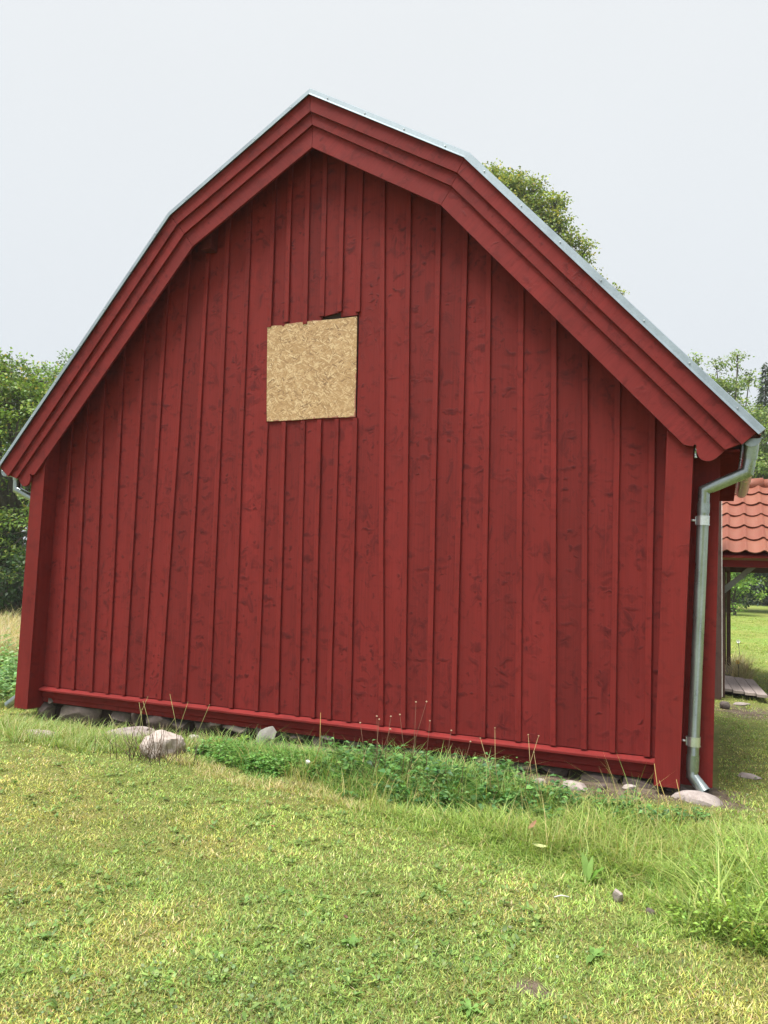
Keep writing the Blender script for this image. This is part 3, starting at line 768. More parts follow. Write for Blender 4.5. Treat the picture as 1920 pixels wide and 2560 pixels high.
for i, (x, y, s, m_, lb) in enumerate([(2.46, -0.30, 0.09, M_pink, 'low pale broken stone in the bare earth right of the weeds'), (2.63, -0.22, 0.055, M_found, 'dark reddish stone in the bare earth left of the right corner post'),
                                   (2.20, -0.24, 0.06, M_pink, 'pale rubble stone half hidden by the weeds at the footing'), (-1.85, -0.08, 0.07, M_pink, 'pale rubble stone below the big footing stones'),
                                   (-1.58, -0.10, 0.08, M_found, 'dark loose stone leaning at the footing above the pale slab'), (2.82, -0.13, 0.05, M_pink, 'small pale stone beside the foot of the right corner post')]):
    tag(rock('rubble_stone', gr(x, y, 0.01), (s, s * 0.7, s * 0.42), 50 + i, m_, rotz=i * 1.3, box_f=0.4, rough=0.2), lb, 'stone')

# ------------------------------------------------------------------ vegetation helpers
def blade_mesh(name, P, h, w, az, lean, bend, col, mat, tipcol=None):
    n = len(P)
    dx = np.cos(az); dy = np.sin(az); sx = -dy; sy = dx
    V = np.zeros((n, 5, 3))
    for j, (t, wf) in enumerate(((0, 1.0), (0.55, 0.85), (1.0, 0))):
        off = lean * h * t + bend * h * t * t
        zz = h * (t - 0.35 * bend * t * t)
        cx = P[:, 0] + dx * off; cy = P[:, 1] + dy * off; cz = P[:, 2] + zz
        if j < 2:
            for s, k in ((-1, 0), (1, 1)):
                V[:, j * 2 + k, 0] = cx + s * sx * w * wf * 0.5; V[:, j * 2 + k, 1] = cy + s * sy * w * wf * 0.5; V[:, j * 2 + k, 2] = cz
        else:
            V[:, 4, 0] = cx; V[:, 4, 1] = cy; V[:, 4, 2] = cz
    T0 = np.array([(0, 1, 3), (0, 3, 2), (2, 3, 4)])
    T = (np.arange(n)[:, None, None] * 5 + T0[None]).reshape(-1, 3)
    C = np.repeat(col[:, None, :], 5, axis=1)
    if tipcol is not None: C[:, 4] = tipcol
    return tri_mesh(name, V.reshape(-1, 3), T, C.reshape(-1, 3), mat)
def unit(v): return v / np.maximum(np.linalg.norm(v, axis=-1, keepdims=True), 1e-9)
def leaves_arr(P, D, Nn, L, W, fold=0.25, col=None):
    """folded four-point leaves: base P, direction D, normal Nn"""
    D = unit(D); S = unit(np.cross(D, Nn)); U = np.cross(S, D)
    n = len(P); L = np.asarray(L)[:, None]; W = np.asarray(W)[:, None]
    mid = P + D * L * 0.42
    V = np.stack([P, mid + S * W * 0.5 + U * W * fold, P + D * L - U * L * 0.12, mid - S * W * 0.5 + U * W * fold], 1)
    T0 = np.array([(0, 1, 2), (0, 2, 3)])
    T = (np.arange(n)[:, None, None] * 4 + T0[None]).reshape(-1, 3)
    C = np.repeat(col[:, None, :], 4, axis=1).reshape(-1, 3)
    return V.reshape(-1, 3), T, C
def round_leaves(P, D, Nn, L, W, fold, col):
    D = unit(D); S = unit(np.cross(D, Nn)); U = np.cross(S, D); n = len(P); L = L[:, None]; W = W[:, None]
    a = P + D * L * 0.30; b = P + D * L * 0.72
    V = np.stack([P, a + S * W * .46 + U * W * fold, b + S * W * .42 + U * W * fold, P + D * L - U * L * .08, b - S * W * .42 + U * W * fold, a - S * W * .46 + U * W * fold], 1)
    T0 = np.array([(0, 1, 5), (1, 2, 5), (5, 2, 4), (2, 3, 4)])
    T = (np.arange(n)[:, None, None] * 6 + T0[None]).reshape(-1, 3)
    return V.reshape(-1, 3), T, np.repeat(col[:, None, :], 6, axis=1).reshape(-1, 3)
def join_arr(parts):
    V = []; T = []; C = []; o = 0
    for v, t, c in parts: V.append(v); T.append(t + o); C.append(c); o += len(v)
    return np.concatenate(V), np.concatenate(T), np.concatenate(C)
def in_poly(x, y, poly):
    r = np.zeros(len(x), bool); j = len(poly) - 1
    for i in range(len(poly)):
        xi, yi = poly[i]; xj, yj = poly[j]
        k = ((yi > y) != (yj > y)) & (x < (xj - xi) * (y - yi) / (yj - yi + 1e-12) + xi)
        r ^= k; j = i
    return r
def not_barn(x, y): return ~((x > -3.22) & (x < 3.4) & (y > 0.0) & (y < 3.3)) & ~((x < 3.46) & (x > 0) & (y > 5.5) & (y < 10))
def pal(cols, w, n, r, jit=0.18):
    c = np.array(cols)[r.choice(len(cols), n, p=np.array(w) / sum(w))]
    return c * (1 + r.normal(0, jit, (n, 1))).clip(0.5, 1.6) * (1 + r.normal(0, 0.05, (n, 3)))
TALL = [(0.34, -1.17), (1.08, -1.28), (1.45, -1.14), (2.2, -0.80), (2.75, -0.50), (3.42, -0.58), (4.6, -0.5), (4.6, -2.6), (3.60, -2.46), (3.34, -2.34), (3.16, -2.24), (2.87, -1.92),
        (2.54, -1.84), (2.17, -1.82), (1.67, -1.60), (1.24, -1.50), (0.8, -1.30)]
WEED = [(-0.60, -0.20), (-0.15, -0.26), (0.5, -0.25), (1.2, -0.12), (2.0, -0.15), (2.25, -0.42), (2.62, -0.55), (2.6, -1.0), (2.1, -1.12), (1.74, -1.17), (1.14, -1.13), (0.48, -1.06), (-0.14, -0.92), (-0.72, -0.52)]
def jittered(x, y, s): 
    xy = np.stack([x, y], 1)
    return x + (fbm(xy, 4.0, 3, 11) - 0.5) * s, y + (fbm(xy, 4.0, 3, 12) - 0.5) * s

# short mown lawn: density falls off with distance from the house front
def polar(n, rmin, rmax, a0, a1, p, r):
    u = r.random(n); e = 2 - p
    rad = (rmin ** e + u * (rmax ** e - rmin ** e)) ** (1 / e)
    th = r.uniform(a0, a1, n)
    return 3.4 + np.sin(th) * rad, -6.1 + np.cos(th) * rad, rad
g1 = np.random.default_rng(21)
x, y, rad = polar(760000, 1.9, 22, math.radians(-66), math.radians(22), 1.7, g1)
keep = not_barn(x, y)
so = soil_amount(x, y); keep &= g1.random(len(x)) > so * 0.95
jx, jy = jittered(x, y, 0.35); tall = in_poly(jx, jy, TALL); keep &= ~(tall & (g1.random(len(x)) < 0.6))
x, y, rad = x[keep], y[keep], rad[keep]
xy = np.stack([x, y], 1)
patch = fbm(xy, 0.75, 4, 3); dryp = fbm(xy, 2.2, 4, 4); fine = fbm(xy, 9.0, 2, 5)
h = (0.008 + 0.013 * g1.random(len(x)) + 0.013 * fine) * np.clip(1.25 - 0.06 * rad, 0.6, 1)
leftlong = smooth(-0.9, -1.6, x) * smooth(-1.3, -0.6, y)
h = h * (1 + 1.6 * leftlong * fbm(xy, 3, 2, 9))
w = (0.0025 + 0.0022 * g1.random(len(x))) * (0.55 + 0.15 * rad)
green = pal([(0.21, 0.335, 0.060), (0.30, 0.41, 0.085), (0.15, 0.255, 0.055), (0.40, 0.47, 0.13)], [4, 4, 3, 2], len(x), g1)
yell = pal([(0.40, 0.40, 0.085), (0.46, 0.42, 0.14), (0.34, 0.37, 0.075), (0.42, 0.32, 0.10)], [4, 2, 4, 1.3], len(x), g1)
straw = pal([(0.50, 0.42, 0.23), (0.38, 0.29, 0.15), (0.24, 0.16, 0.085)], [3, 2, 1], len(x), g1)
yz = 0.30 + 0.42 * np.exp(-(((x - 0.3) / 1.5) ** 2 + ((y + 2.3) / 0.75) ** 2)) + 0.18 * np.exp(-(((x + 1.6) / 1.5) ** 2 + ((y + 1.7) / .8) ** 2)) - 0.22 * np.exp(-(((x - 1.5) / 0.8) ** 2 + ((y + 3.7) / 0.7) ** 2))
yz = yz - 0.05 + (patch - 0.5) * 2.2 + (dryp - 0.5) * 1.6 - 0.05
col = np.where((g1.random(len(x)) < yz.clip(0.05, 0.92))[:, None], yell, green)
col = np.where((g1.random(len(x)) < (0.06 + 0.8 * (dryp - 0.54).clip(0, 1)))[:, None], straw, col)
col = 1.24 * (col * 0.94 + col.mean(1, keepdims=True) * 0.08) * (0.68 + 0.72 * fbm(xy, 5.5, 3, 14))[:, None] * (0.80 + 0.4 * fbm(xy, 1.3, 3, 15))[:, None] * np.where(g1.random(len(x)) < 0.24, 0.5, 1.08)[:, None]
lawn = link('lawn_grass', blade_mesh('lawn_grass', np.stack([x, y, ground_z(x, y) - 0.004], 1), h, w, g1.uniform(0, 6.283, len(x)), g1.uniform(0.1, 1.1, len(x)), g1.uniform(0, 0.9, len(x)), col, M_grass))
tag(lawn, 'short mown yellow green lawn grass in front of the barn', 'grass', kind='stuff')

# clover, plantain and moss-like small leaves in the lawn
x, y, rad = polar(125000, 1.9, 9, math.radians(-64), math.radians(16), 1.8, g1)
keep = not_barn(x, y) & (g1.random(len(x)) > soil_amount(x, y))
xy = np.stack([x, y], 1)
dens = 0.22 + 2.0 * (fbm(xy, 1.7, 4, 6) - 0.45) + 0.5 * np.exp(-(((x - 1.4) / 0.9) ** 2 + ((y + 3.8) / 0.8) ** 2)) - 0.5 * np.exp(-(((x - 0.3) / 1.4) ** 2 + ((y + 2.2) / 0.7) ** 2))
keep &= g1.random(len(x)) < dens
keep &= ~in_poly(x, y, TALL)
x, y, rad = x[keep], y[keep], rad[keep]; n = len(x)
col = pal([(0.17, 0.28, 0.07), (0.23, 0.33, 0.085), (0.12, 0.195, 0.06), (0.30, 0.38, 0.10), (0.22, 0.29, 0.14)], [4, 4, 4, 2, 1], n, g1, 0.25)
th = g1.uniform(0, 6.283, n); D = np.stack([np.cos(th), np.sin(th), g1.uniform(-0.3, 0.7, n)], 1)
Nn = np.stack([g1.normal(0, 0.5, n), g1.normal(0, 0.5, n), np.ones(n)], 1)
big = g1.random(n) ** 4
L = 0.006 + 0.017 * big; W = L * g1.uniform(0.25, 0.9, n)
V, T, C = round_leaves(np.stack([x, y, ground_z(x, y) + g1.uniform(0.006, 0.030, n)], 1), D, Nn, L, W, 0.12, col)
cl = link('clover_leaves', tri_mesh('clover_leaves', V, T, C, M_leaf)); tag(cl, 'small clover and plantain leaves scattered through the lawn', 'ground cover', kind='stuff')

def poly_dist(x, y, poly):
    d = np.full(len(x), 9.0)
    for i in range(len(poly)):
        ax_, ay_ = poly[i - 1]; bx_, by_ = poly[i]; L2 = (bx_ - ax_) ** 2 + (by_ - ay_) ** 2
        t = np.clip(((x - ax_) * (bx_ - ax_) + (y - ay_) * (by_ - ay_)) / L2, 0, 1)
        d = np.minimum(d, np.hypot(x - ax_ - t * (bx_ - ax_), y - ay_ - t * (by_ - ay_)))
    return d
x, y, rad = polar(1500, 1.9, 7, math.radians(-60), math.radians(14), 1.5, g1)
keep = not_barn(x, y) & ~in_poly(x, y, TALL) & (fbm(np.stack([x, y], 1), 1.7, 4, 6) > 0.44) & (y < -1.3); x, y = x[keep], y[keep]
PP = []; DD = []
for i in range(len(x)):
    k = int(g1.integers(4, 9)); a = g1.uniform(0, 6.283, k); PP.append(np.stack([np.full(k, x[i]) + 0.008 * np.cos(a), np.full(k, y[i]) + 0.008 * np.sin(a), np.full(k, gz(x[i], y[i]) + 0.010)], 1)); DD.append(np.stack([np.cos(a), np.sin(a), g1.uniform(0.1, 0.7, k)], 1))
PP = np.concatenate(PP); DD = np.concatenate(DD); n = len(PP); L = g1.uniform(0.018, 0.045, n)
V, T, C = round_leaves(PP, DD, np.stack([g1.normal(0, .2, n), g1.normal(0, .2, n), np.ones(n)], 1), L, L * g1.uniform(0.25, 0.5, n), 0.15, pal([(0.13, 0.225, 0.055), (0.19, 0.29, 0.07), (0.26, 0.34, 0.10)], [3, 3, 1], n, g1, 0.2))
rl = link('lawn_herbs', tri_mesh('lawn_herbs', V, T, C, M_leaf)); tag(rl, 'little leafy herb rosettes dotted through the mown lawn', 'ground cover', kind='stuff')
# long unmown grass on the right and along the weed bed
def tufts(name, n, region, h0, h1, cols, wts, seed, label, width=0.005, soft=0.3, lean=(0.1, 0.7), bend=(0.2, 1.0), clump=True, edge=0.0):
    r = np.random.default_rng(seed)
    px = [p[0] for p in region]; py = [p[1] for p in region]
    m = n * 3
    x = r.uniform(min(px), max(px), m); y = r.uniform(min(py), max(py), m)
    if clump:
        k = max(8, m // 90); cx = r.uniform(min(px), max(px), k); cy = r.uniform(min(py), max(py), k); ci = r.integers(0, k, m)
        sel = r.random(m) < 0.65
        x = np.where(sel, cx[ci] + r.normal(0, 0.05, m), x); y = np.where(sel, cy[ci] + r.normal(0, 0.05, m), y)
        csc = r.uniform(0.55, 1.3, k)[ci]; csc = np.where(sel, csc, 0.8)
    else: csc = np.ones(m)
    jx, jy = jittered(x, y, soft); k = in_poly(jx, jy, region) & not_barn(x, y)
    x, y, csc = x[k][:n], y[k][:n], csc[k][:n]; n = len(x)
    h = (h0 + (h1 - h0) * r.random(n) ** 1.5) * csc
    if edge: h = h * (0.28 + 0.72 * smooth(0.0, edge, poly_dist(x, y, region)))
    w = width * r.uniform(0.6, 1.3, n)
    col = pal(cols, wts, n, r)
    P = np.stack([x, y, ground_z(x, y) - 0.01], 1)
    o = link(name, blade_mesh(name, P, h, w, r.uniform(0, 6.283, n), r.uniform(*lean, n), r.uniform(*bend, n), col, M_grass))
    return tag(o, label, 'grass', kind='stuff')
G_LONG = [(0.26, 0.39, 0.075), (0.35, 0.46, 0.11), (0.18, 0.30, 0.065), (0.44, 0.52, 0.17), (0.54, 0.48, 0.22)]
tufts('long_grass', 60000, TALL, 0.05, 0.21, G_LONG, [4, 4, 3, 2, 1.2], 31, 'long bright green unmown grass to the right of the lawn', 0.0045, 0.55, (0.1, 0.9), (0.2, 1.4), edge=0.45)
tufts('seeding_grass', 1500, [(0.5, -1.2), (0.3, -0.6), (1.4, -0.45), (2.4, -0.5), (3.3, -0.7), (4.4, -0.8), (4.4, -2.0), (3.2, -1.7), (2.2, -1.5), (1.3, -1.35)], 0.15, 0.38, [(0.46, 0.40, 0.17), (0.38, 0.38, 0.12), (0.26, 0.36, 0.09)], [3, 3, 2], 39, 'sparse straw coloured seeding grass rising above the green growth', 0.0032, 0.3, (0.05, 0.5), (0.0, 0.8))
RIGHTC = [(3.22, -2.28), (3.24, -1.7), (3.40, -1.2), (4.6, -1.1), (4.6, -2.5), (3.62, -2.42)]
tufts('tall_grass_clump', 6500, RIGHTC, 0.10, 0.38, G_LONG, [3, 4, 3, 2, 1], 32, 'tall arching grass clump at the right edge of the lawn', 0.0078, 0.2, (0.1, 0.4), (0.2, 1.0), edge=0.2)
tufts('weed_bed_grass', 24000, WEED, 0.06, 0.27, [(0.12, 0.27, 0.055), (0.19, 0.35, 0.08), (0.28, 0.42, 0.11), (0.46, 0.42, 0.18)], [3, 4, 4, 1.6], 33, 'dark green grass growing among the weeds under the gable wall', 0.0045, 0.5, (0.1, 0.9), (0.2, 1.3), edge=0.3)
LEFTB = [(-3.15, -0.12), (-3.1, -0.5), (-2.2, -1.1), (-1.3, -1.0), (-0.9, -0.45), (-0.5, -0.15), (-1.3, -0.12), (-2.3, -0.10)]
tufts('verge_grass', 13000, LEFTB, 0.04, 0.17, [(0.20, 0.33, 0.075), (0.30, 0.40, 0.11), (0.42, 0.43, 0.17), (0.54, 0.47, 0.26)], [4, 4, 2, 1.5], 34, 'uneven green and straw grass around the stones left of the weeds', 0.0045, 0.3)
EDGE = [(-0.7, -0.62), (-0.1, -1.0), (0.5, -1.12), (1.3, -1.25), (1.3, -1.42), (0.4, -1.30), (-0.2, -1.15), (-0.85, -0.85)]
tufts('dry_edge_grass', 4000, EDGE, 0.025, 0.09, [(0.58, 0.49, 0.26), (0.48, 0.43, 0.17), (0.33, 0.39, 0.12)], [4, 3, 3], 35, 'pale dry grass fringe between the lawn and the weed bed', 0.004, 0.2)
RVERGE = [(3.42, -0.6), (4.8, -0.6), (9, 30), (2.6, 30), (3.75, 12), (3.6, 5)]
tufts('side_lawn_grass', 60000, RVERGE, 0.025, 0.075, [(0.22, 0.33, 0.06), (0.32, 0.38, 0.09), (0.40, 0.37, 0.14)], [4, 4, 2], 36, 'patchy short grass along the right side of the barn', 0.008, 0.3)
FIELD = [(-5.2, 0.8), (-9, 5), (-20, 10), (-24, 5), (-16, 0), (-9, -1.5)]
tufts('dry_field_grass', 24000, [(-6.3, 2.6), (-9.0, 6.0), (-13, 8.5), (-14, 4), (-9.5, 1.6)], 0.25, 0.7, [(0.58, 0.48, 0.30), (0.50, 0.40, 0.24), (0.40, 0.38, 0.16), (0.28, 0.36, 0.11)], [4, 3, 2, 1], 37, 'tall pale dry meadow grass beyond the left corner of the barn', 0.012, 0.6)

# leafy weeds (ground elder, nettle) under the wall
def weed_plant(P, hgt, nl, L, cols, wts, r, spread=0.35):
    """one stem with leaves in pairs; returns leaf arrays + stem tube arrays"""
    th = r.uniform(0, 6.283); lean = np.array([math.cos(th), math.sin(th), 0]) * r.uniform(0, spread)
    t = np.sort(r.uniform(0.2, 1.0, nl)); base = P + np.outer(t * hgt, np.array([0, 0, 1])) + np.outer(t * t * hgt, lean)
    a = r.uniform(0, 6.283, nl)
    D = np.stack([np.cos(a), np.sin(a), r.uniform(-0.35, 0.35, nl)], 1)
    Nn = np.stack([r.normal(0, 0.3, nl), r.normal(0, 0.3, nl), np.ones(nl)], 1)
    LL = L * r.uniform(0.5, 1.1, nl) * (1.15 - 0.45 * t)
    off = D * (0.35 * LL)[:, None]
    return base + off, D, Nn, LL
def weeds(name, n, region, hr, L, nl, cols, wts, seed, label, dens_noise=0.0, wr_=0.62, ragged=0.0):
    r = np.random.default_rng(seed); px = [p[0] for p in region]; py = [p[1] for p in region]
    x = r.uniform(min(px), max(px), n * 4); y = r.uniform(min(py), max(py), n * 4); jx, jy = jittered(x, y, 0.25)
    k = in_poly(jx, jy, region) & not_barn(x, y)
    pd = poly_dist(x, y, region); k &= r.random(len(x)) < 0.12 + 0.88 * smooth(0.0, ragged, pd) if ragged else True
    if dens_noise: k &= fbm(np.stack([x, y], 1), 3.2, 3, seed) > dens_noise
    x, y = x[k][:n], y[k][:n]; z = ground_z(x, y); A = []; B = []; C_ = []; D_ = []; SH = []
    hh = fbm(np.stack([x, y], 1), 2.6, 2, seed + 1)
    for i in range(len(x)):
        hg = (hr[0] + (hr[1] - hr[0]) * r.random()) * (0.55 + 0.9 * hh[i])
        a, d, nn, ll = weed_plant(np.array([x[i], y[i], z[i]]), hg, nl, L, cols, wts, r); A.append(a); B.append(d); C_.append(nn); D_.append(ll); SH.append(np.full(nl, r.normal(0, 0.12)))
    A, B, C_, D_ = map(np.concatenate, (A, B, C_, D_)); SH = np.concatenate(SH)
    col = pal(cols, wts, len(A), r, 0.14) * (1 + SH[:, None])
    V, T, C = leaves_arr(A, B, C_, D_, D_ * wr_ * r.uniform(0.8, 1.2, len(A)), 0.18, col)
    o = link(name, tri_mesh(name, V, T, C, M_leaf)); return tag(o, label, 'weeds', kind='stuff')
W_DARK = [(0.085, 0.20, 0.06), (0.12, 0.26, 0.075), (0.18, 0.34, 0.095), (0.08, 0.18, 0.075)]
WEED2 = [(0.55, -0.30), (1.2, -0.12), (2.0, -0.15), (2.25, -0.42), (2.62, -0.60), (2.6, -1.0), (2.1, -1.12), (1.74, -1.17), (1.14, -1.13), (0.55, -1.02)]
weeds('leafy_weeds', 330, WEED2, (0.03, 0.20), 0.080, 10, W_DARK, [4, 4, 2, 2], 51, 'dense dark green leafy weeds under the gable wall', 0.44, ragged=0.35)
weeds('low_weeds', 620, [(-0.70, -0.30), (0.2, -0.40), (0.75, -0.38), (0.75, -0.98), (0.3, -1.0), (-0.1, -0.92), (-0.65, -0.6)], (0.03, 0.12), 0.055, 9, [(0.11, 0.26, 0.06), (0.17, 0.34, 0.08)], [1, 1], 52, 'low fresh green weeds right of the boulder', 0.36, ragged=0.25)
weeds('nettle_patch', 90, [(2.0, -0.55), (2.75, -0.55), (3.35, -0.45), (3.5, -0.65), (2.9, -0.95), (2.2, -0.95)], (0.03, 0.13), 0.06, 10, W_DARK, [4, 4, 2, 2], 53, 'dark leafy weeds below the round stone at the right corner', 0.0, ragged=0.2)
weeds('right_herbs', 260, RIGHTC, (0.06, 0.22), 0.032, 16, [(0.26, 0.42, 0.08), (0.34, 0.48, 0.10)], [1, 1], 54, 'light green small leaved herbs inside the tall grass clump')
weeds('field_weeds', 900, [(-3.75, -0.2), (-3.45, 0.4), (-5.2, 2.6), (-8.5, 3.8), (-8.5, 1.0), (-5.0, -0.6)], (0.12, 0.5), 0.10, 12, [(0.14, 0.28, 0.09), (0.21, 0.36, 0.12), (0.29, 0.42, 0.17)], [3, 3, 2], 55, 'bushy green meadow weeds left of the barn corner')

# plants that stand alone
def plant(name, loc, label, cat, leaves, mat=None, group=None):
    """each large leaf is a part of its own"""
    t = empty(name, loc, label, cat, group)
    for (az, el, L, W, c) in leaves:
        n = 7; V = []; F = []
        for i in range(n + 1):
            f = i / n; w = W * math.sin(math.pi * min(1, 0.06 + f * 0.94)) ** 0.8 * (1 - 0.25 * f); sp = el - 0.9 * f * f
            rr = L * f * math.cos(el) ; zz = L * (math.sin(el) * f - 0.28 * f * f)
            cx = loc[0] + math.cos(az) * rr; cy = loc[1] + math.sin(az) * rr; cz = loc[2] + zz
            for s in (-1, 0, 1):
                V.append((cx - math.sin(az) * s * w / 2, cy + math.cos(az) * s * w / 2, cz + (0.16 * w if s else 0) + 0.004 * math.sin(i * 2.1 + s)))
        for i in range(n):
            for s in (0, 1): F.append((i * 3 + s, i * 3 + s + 1, i * 3 + s + 4, i * 3 + s + 3))
        me = from_py('leaf', V, F, True); a = me.color_attributes.new('Col', 'FLOAT_COLOR', 'POINT')
        a.data.foreach_set('color', np.tile(np.array([*c, 1.0], dtype=np.float32), len(V)))
        link('leaf', me, t, M_leaf)
    return t
plant('dock_plant', gr(2.79, -1.84), 'broad leaved dock plant standing at the edge of the long grass', 'plant',
      [(2.2, 1.25, 0.20, 0.045, (0.20, 0.33, 0.08)), (0.4, 0.95, 0.15, 0.045, (0.15, 0.30, 0.05)), (-0.5, 0.8, 0.12, 0.035, (0.17, 0.30, 0.06)), (3.6, 0.6, 0.14, 0.035, (0.25, 0.38, 0.09)), (1.2, 1.3, 0.18, 0.035, (0.22, 0.36, 0.09)), (-1.7, 0.4, 0.10, 0.035, (0.20, 0.34, 0.07))])
for k, (x, y, s, lb) in enumerate([(2.95, -2.72, 0.9, 'flat plantain rosette in the lawn left of the tall grass clump'), (2.05, -3.12, 0.75, 'dark green plantain rosette in the middle of the lawn foreground'), (2.62, -3.36, 0.75, 'bright green rosette beside the bare earth spot')]):
    r = np.random.default_rng(70 + k); lv = []
    for j in range(8):
        c = np.array((0.15, 0.27, 0.065)) * r.uniform(0.7, 1.4); lv.append((r.uniform(0, 6.28), r.uniform(0.15, 0.6), s * r.uniform(0.06, 0.11), s * r.uniform(0.022, 0.036), tuple(c)))
    plant('lawn_rosette', gr(x, y, 0.012), lb, 'plant', lv)
r = np.random.default_rng(80); lv = []
for j in range(22): lv.append((r.uniform(0, 6.28), r.uniform(0.3, 1.4), r.uniform(0.05, 0.13), r.uniform(0.03, 0.045), (0.24, 0.36, 0.06)))
plant('young_bush', gr(-0.50, -0.10, 0.0), 'small light green leafy seedling left of the white pointed stone', 'plant', lv)

def stems(name, loc, label, cat, items, mat, heads=None, group=None):
    """thin stalks from base to tip; heads = colour and size of the seed heads"""
    t = empty(name, loc, label, cat, group)
    for (b, tip, rad, c) in items:
        b = np.array(b); tip = np.array(tip); mid = (b + tip) / 2 + np.array([0.03 * math.sin(tip[0] * 40), 0.02, 0])
        V, F = tube_vf([b, mid, tip], [rad, rad * 0.8, rad * 0.5], 5)
        me = from_py('stalk', V, F, True); a = me.color_attributes.new('Col', 'FLOAT_COLOR', 'POINT')
        a.data.foreach_set('color', np.tile(np.array([*c, 1.0], dtype=np.float32), len(V)))
        st = link('stalk', me, t, mat)
        if heads:
            hc, hs_ = heads; bm = bmesh.new(); bmesh.ops.create_icosphere(bm, subdivisions=1, radius=hs_)
            for v in bm.verts: v.co = Vector(tip) + Vector((v.co.x, v.co.y, v.co.z * 0.8))
            me = bpy.data.meshes.new('seed_head'); bm.to_mesh(me); bm.free(); a = me.color_attributes.new('Col', 'FLOAT_COLOR', 'POINT')
            a.data.foreach_set('color', np.tile(np.array([*hc, 1.0], dtype=np.float32), len(me.vertices)))
            link('seed_head', me, st, mat)
    return t
TAN = (0.36, 0.27, 0.13); BR = (0.16, 0.085, 0.055); OL = (0.26, 0.27, 0.08)
def st_items(L, c, rad, y0=-0.85):
    return [((bx_, y0 - 0.02, max(bz, gz(bx_, y0) - 0.02) if False else gz(bx_, y0) - 0.01), (tx, y0, tz), rad, c) for bx_, tx, tz in L]
stems('grass_stalk', gr(0.61, -0.85), 'single tall orange grass stalk standing before the wall', 'plant', st_items([(0.61, 0.67, 0.46)], (0.42, 0.30, 0.11), 0.0035), M_dry)
stems('seed_stalk_plant', gr(1.22, -0.85), 'thin dry stalks with small pale seed heads in the middle of the weed bed', 'plant',
      st_items([(1.10, 1.13, 0.48), (1.21, 1.24, 0.49), (1.34, 1.31, 0.51), (1.36, 1.51, 0.62), (1.38, 1.43, 0.61), (1.06, 1.15, 0.46), (1.12, 1.24, 0.40), (1.03, 1.0, 0.42)], BR, 0.0028), M_dry, ((0.45, 0.36, 0.25), 0.0075))
stems('seed_stalk_plant', gr(1.72, -0.85), 'short thin stalks with seed heads right of the taller seed stalks', 'plant',
      st_items([(1.55, 1.54, 0.49), (1.68, 1.70, 0.44), (1.79, 1.84, 0.38)], BR, 0.0026), M_dry, ((0.42, 0.34, 0.24), 0.007))
stems('seed_stalk_plant', gr(2.15, -0.85), 'leaning straw coloured stalks before the ledge left of the corner post', 'plant',
      st_items([(2.0, 1.91, 0.41), (2.08, 2.01, 0.49), (2.22, 2.24, 0.47), (2.22, 2.31, 0.47), (2.35, 2.28, 0.36)], TAN, 0.003), M_dry, ((0.40, 0.30, 0.17), 0.006))
stems('grass_stalk', gr(3.05, -0.85), 'yellow grass stalks in front of the right corner post', 'plant',
      st_items([(3.05, 3.04, 0.38), (3.20, 3.07, 0.28), (3.19, 3.17, 0.30)], (0.44, 0.34, 0.12), 0.003), M_dry)
r = np.random.default_rng(90); it = []
for j in range(80):
    b = (-0.78 + r.normal(0, 0.19), -0.97 + r.normal(0, 0.07)); a = r.uniform(0, 6.28); sp = r.uniform(0, 0.20)
    it.append(((b[0], b[1], gz(*b) - 0.01), (b[0] + math.cos(a) * sp, b[1] + math.sin(a) * sp * 0.6, gz(*b) + r.uniform(0.08, 0.30)), r.uniform(0.0018, 0.0032), tuple(np.array((0.13, 0.092, 0.065)) * r.uniform(0.6, 1.7))))
stems('dead_plant', gr(-0.72, -0.98), 'dead dark brown stems standing in front of the pale boulder', 'plant', it, M_dry)
it = []
for j in range(9):
    b = (-1.05 + r.normal(0, 0.16), -0.62 + r.normal(0, 0.1)); a = r.uniform(-1.2, 1.2)
    it.append(((b[0], b[1], gz(*b)), (b[0] + 0.25 * math.sin(a), b[1], gz(*b) + r.uniform(0.25, 0.48)), 0.0028, (0.33, 0.33, 0.13)))
stems('grass_stalk', gr(-1.05, -0.62), 'long bent yellow green grass stalks between the pale slab and the boulder', 'plant', it, M_dry)

# litter on the lawn
def fallen_leaf(name, loc, L, W, c, rot, label, cat='leaf', curl=0.3):
    V = []; F = []; n = 6
    for i in range(n + 1):
        f = i / n; w = W * math.sin(math.pi * (0.05 + 0.9 * f))
        for s in (-1, 0, 1): V.append((L * (f - 0.5), s * w / 2, curl * L * (f - 0.5) ** 2 * 2 + (0.25 * w if s else 0)))
    for i in range(n):
        for s in (0, 1): F.append((i * 3 + s, i * 3 + s + 1, i * 3 + s + 4, i * 3 + s + 3))
    me = from_py(name, V, F, True); o = link(name, me, None, simple(name + '_tone', c, 0.7, 0, 40, 0.25)); o.location = loc; o.rotation_euler = rot
    return tag(o, label, cat)
fallen_leaf('fallen_leaf', gr(2.40, -1.40, 0.11), 0.075, 0.026, (0.24, 0.12, 0.06), (0.4, -0.6, 0.9), 'orange brown fallen leaf caught upright in the long grass')
fallen_leaf('fallen_leaf', gr(2.49, -1.62, 0.07), 0.085, 0.035, (0.34, 0.38, 0.15), (0.2, 0.1, 0.3), 'pale yellow fallen leaf lying on the long grass')
fallen_leaf('fallen_leaf', gr(0.98, -2.0, 0.03), 0.03, 0.02, (0.30, 0.13, 0.07), (0.2, 0.2, 1.2), 'small reddish fallen leaf on the dry lawn patch')
fallen_leaf('fallen_leaf', gr(1.93, -2.95, 0.035), 0.022, 0.016, (0.14, 0.06, 0.035), (0.2, 0.4, 0.2), 'tiny dark brown fallen leaf in the lower middle of the lawn')
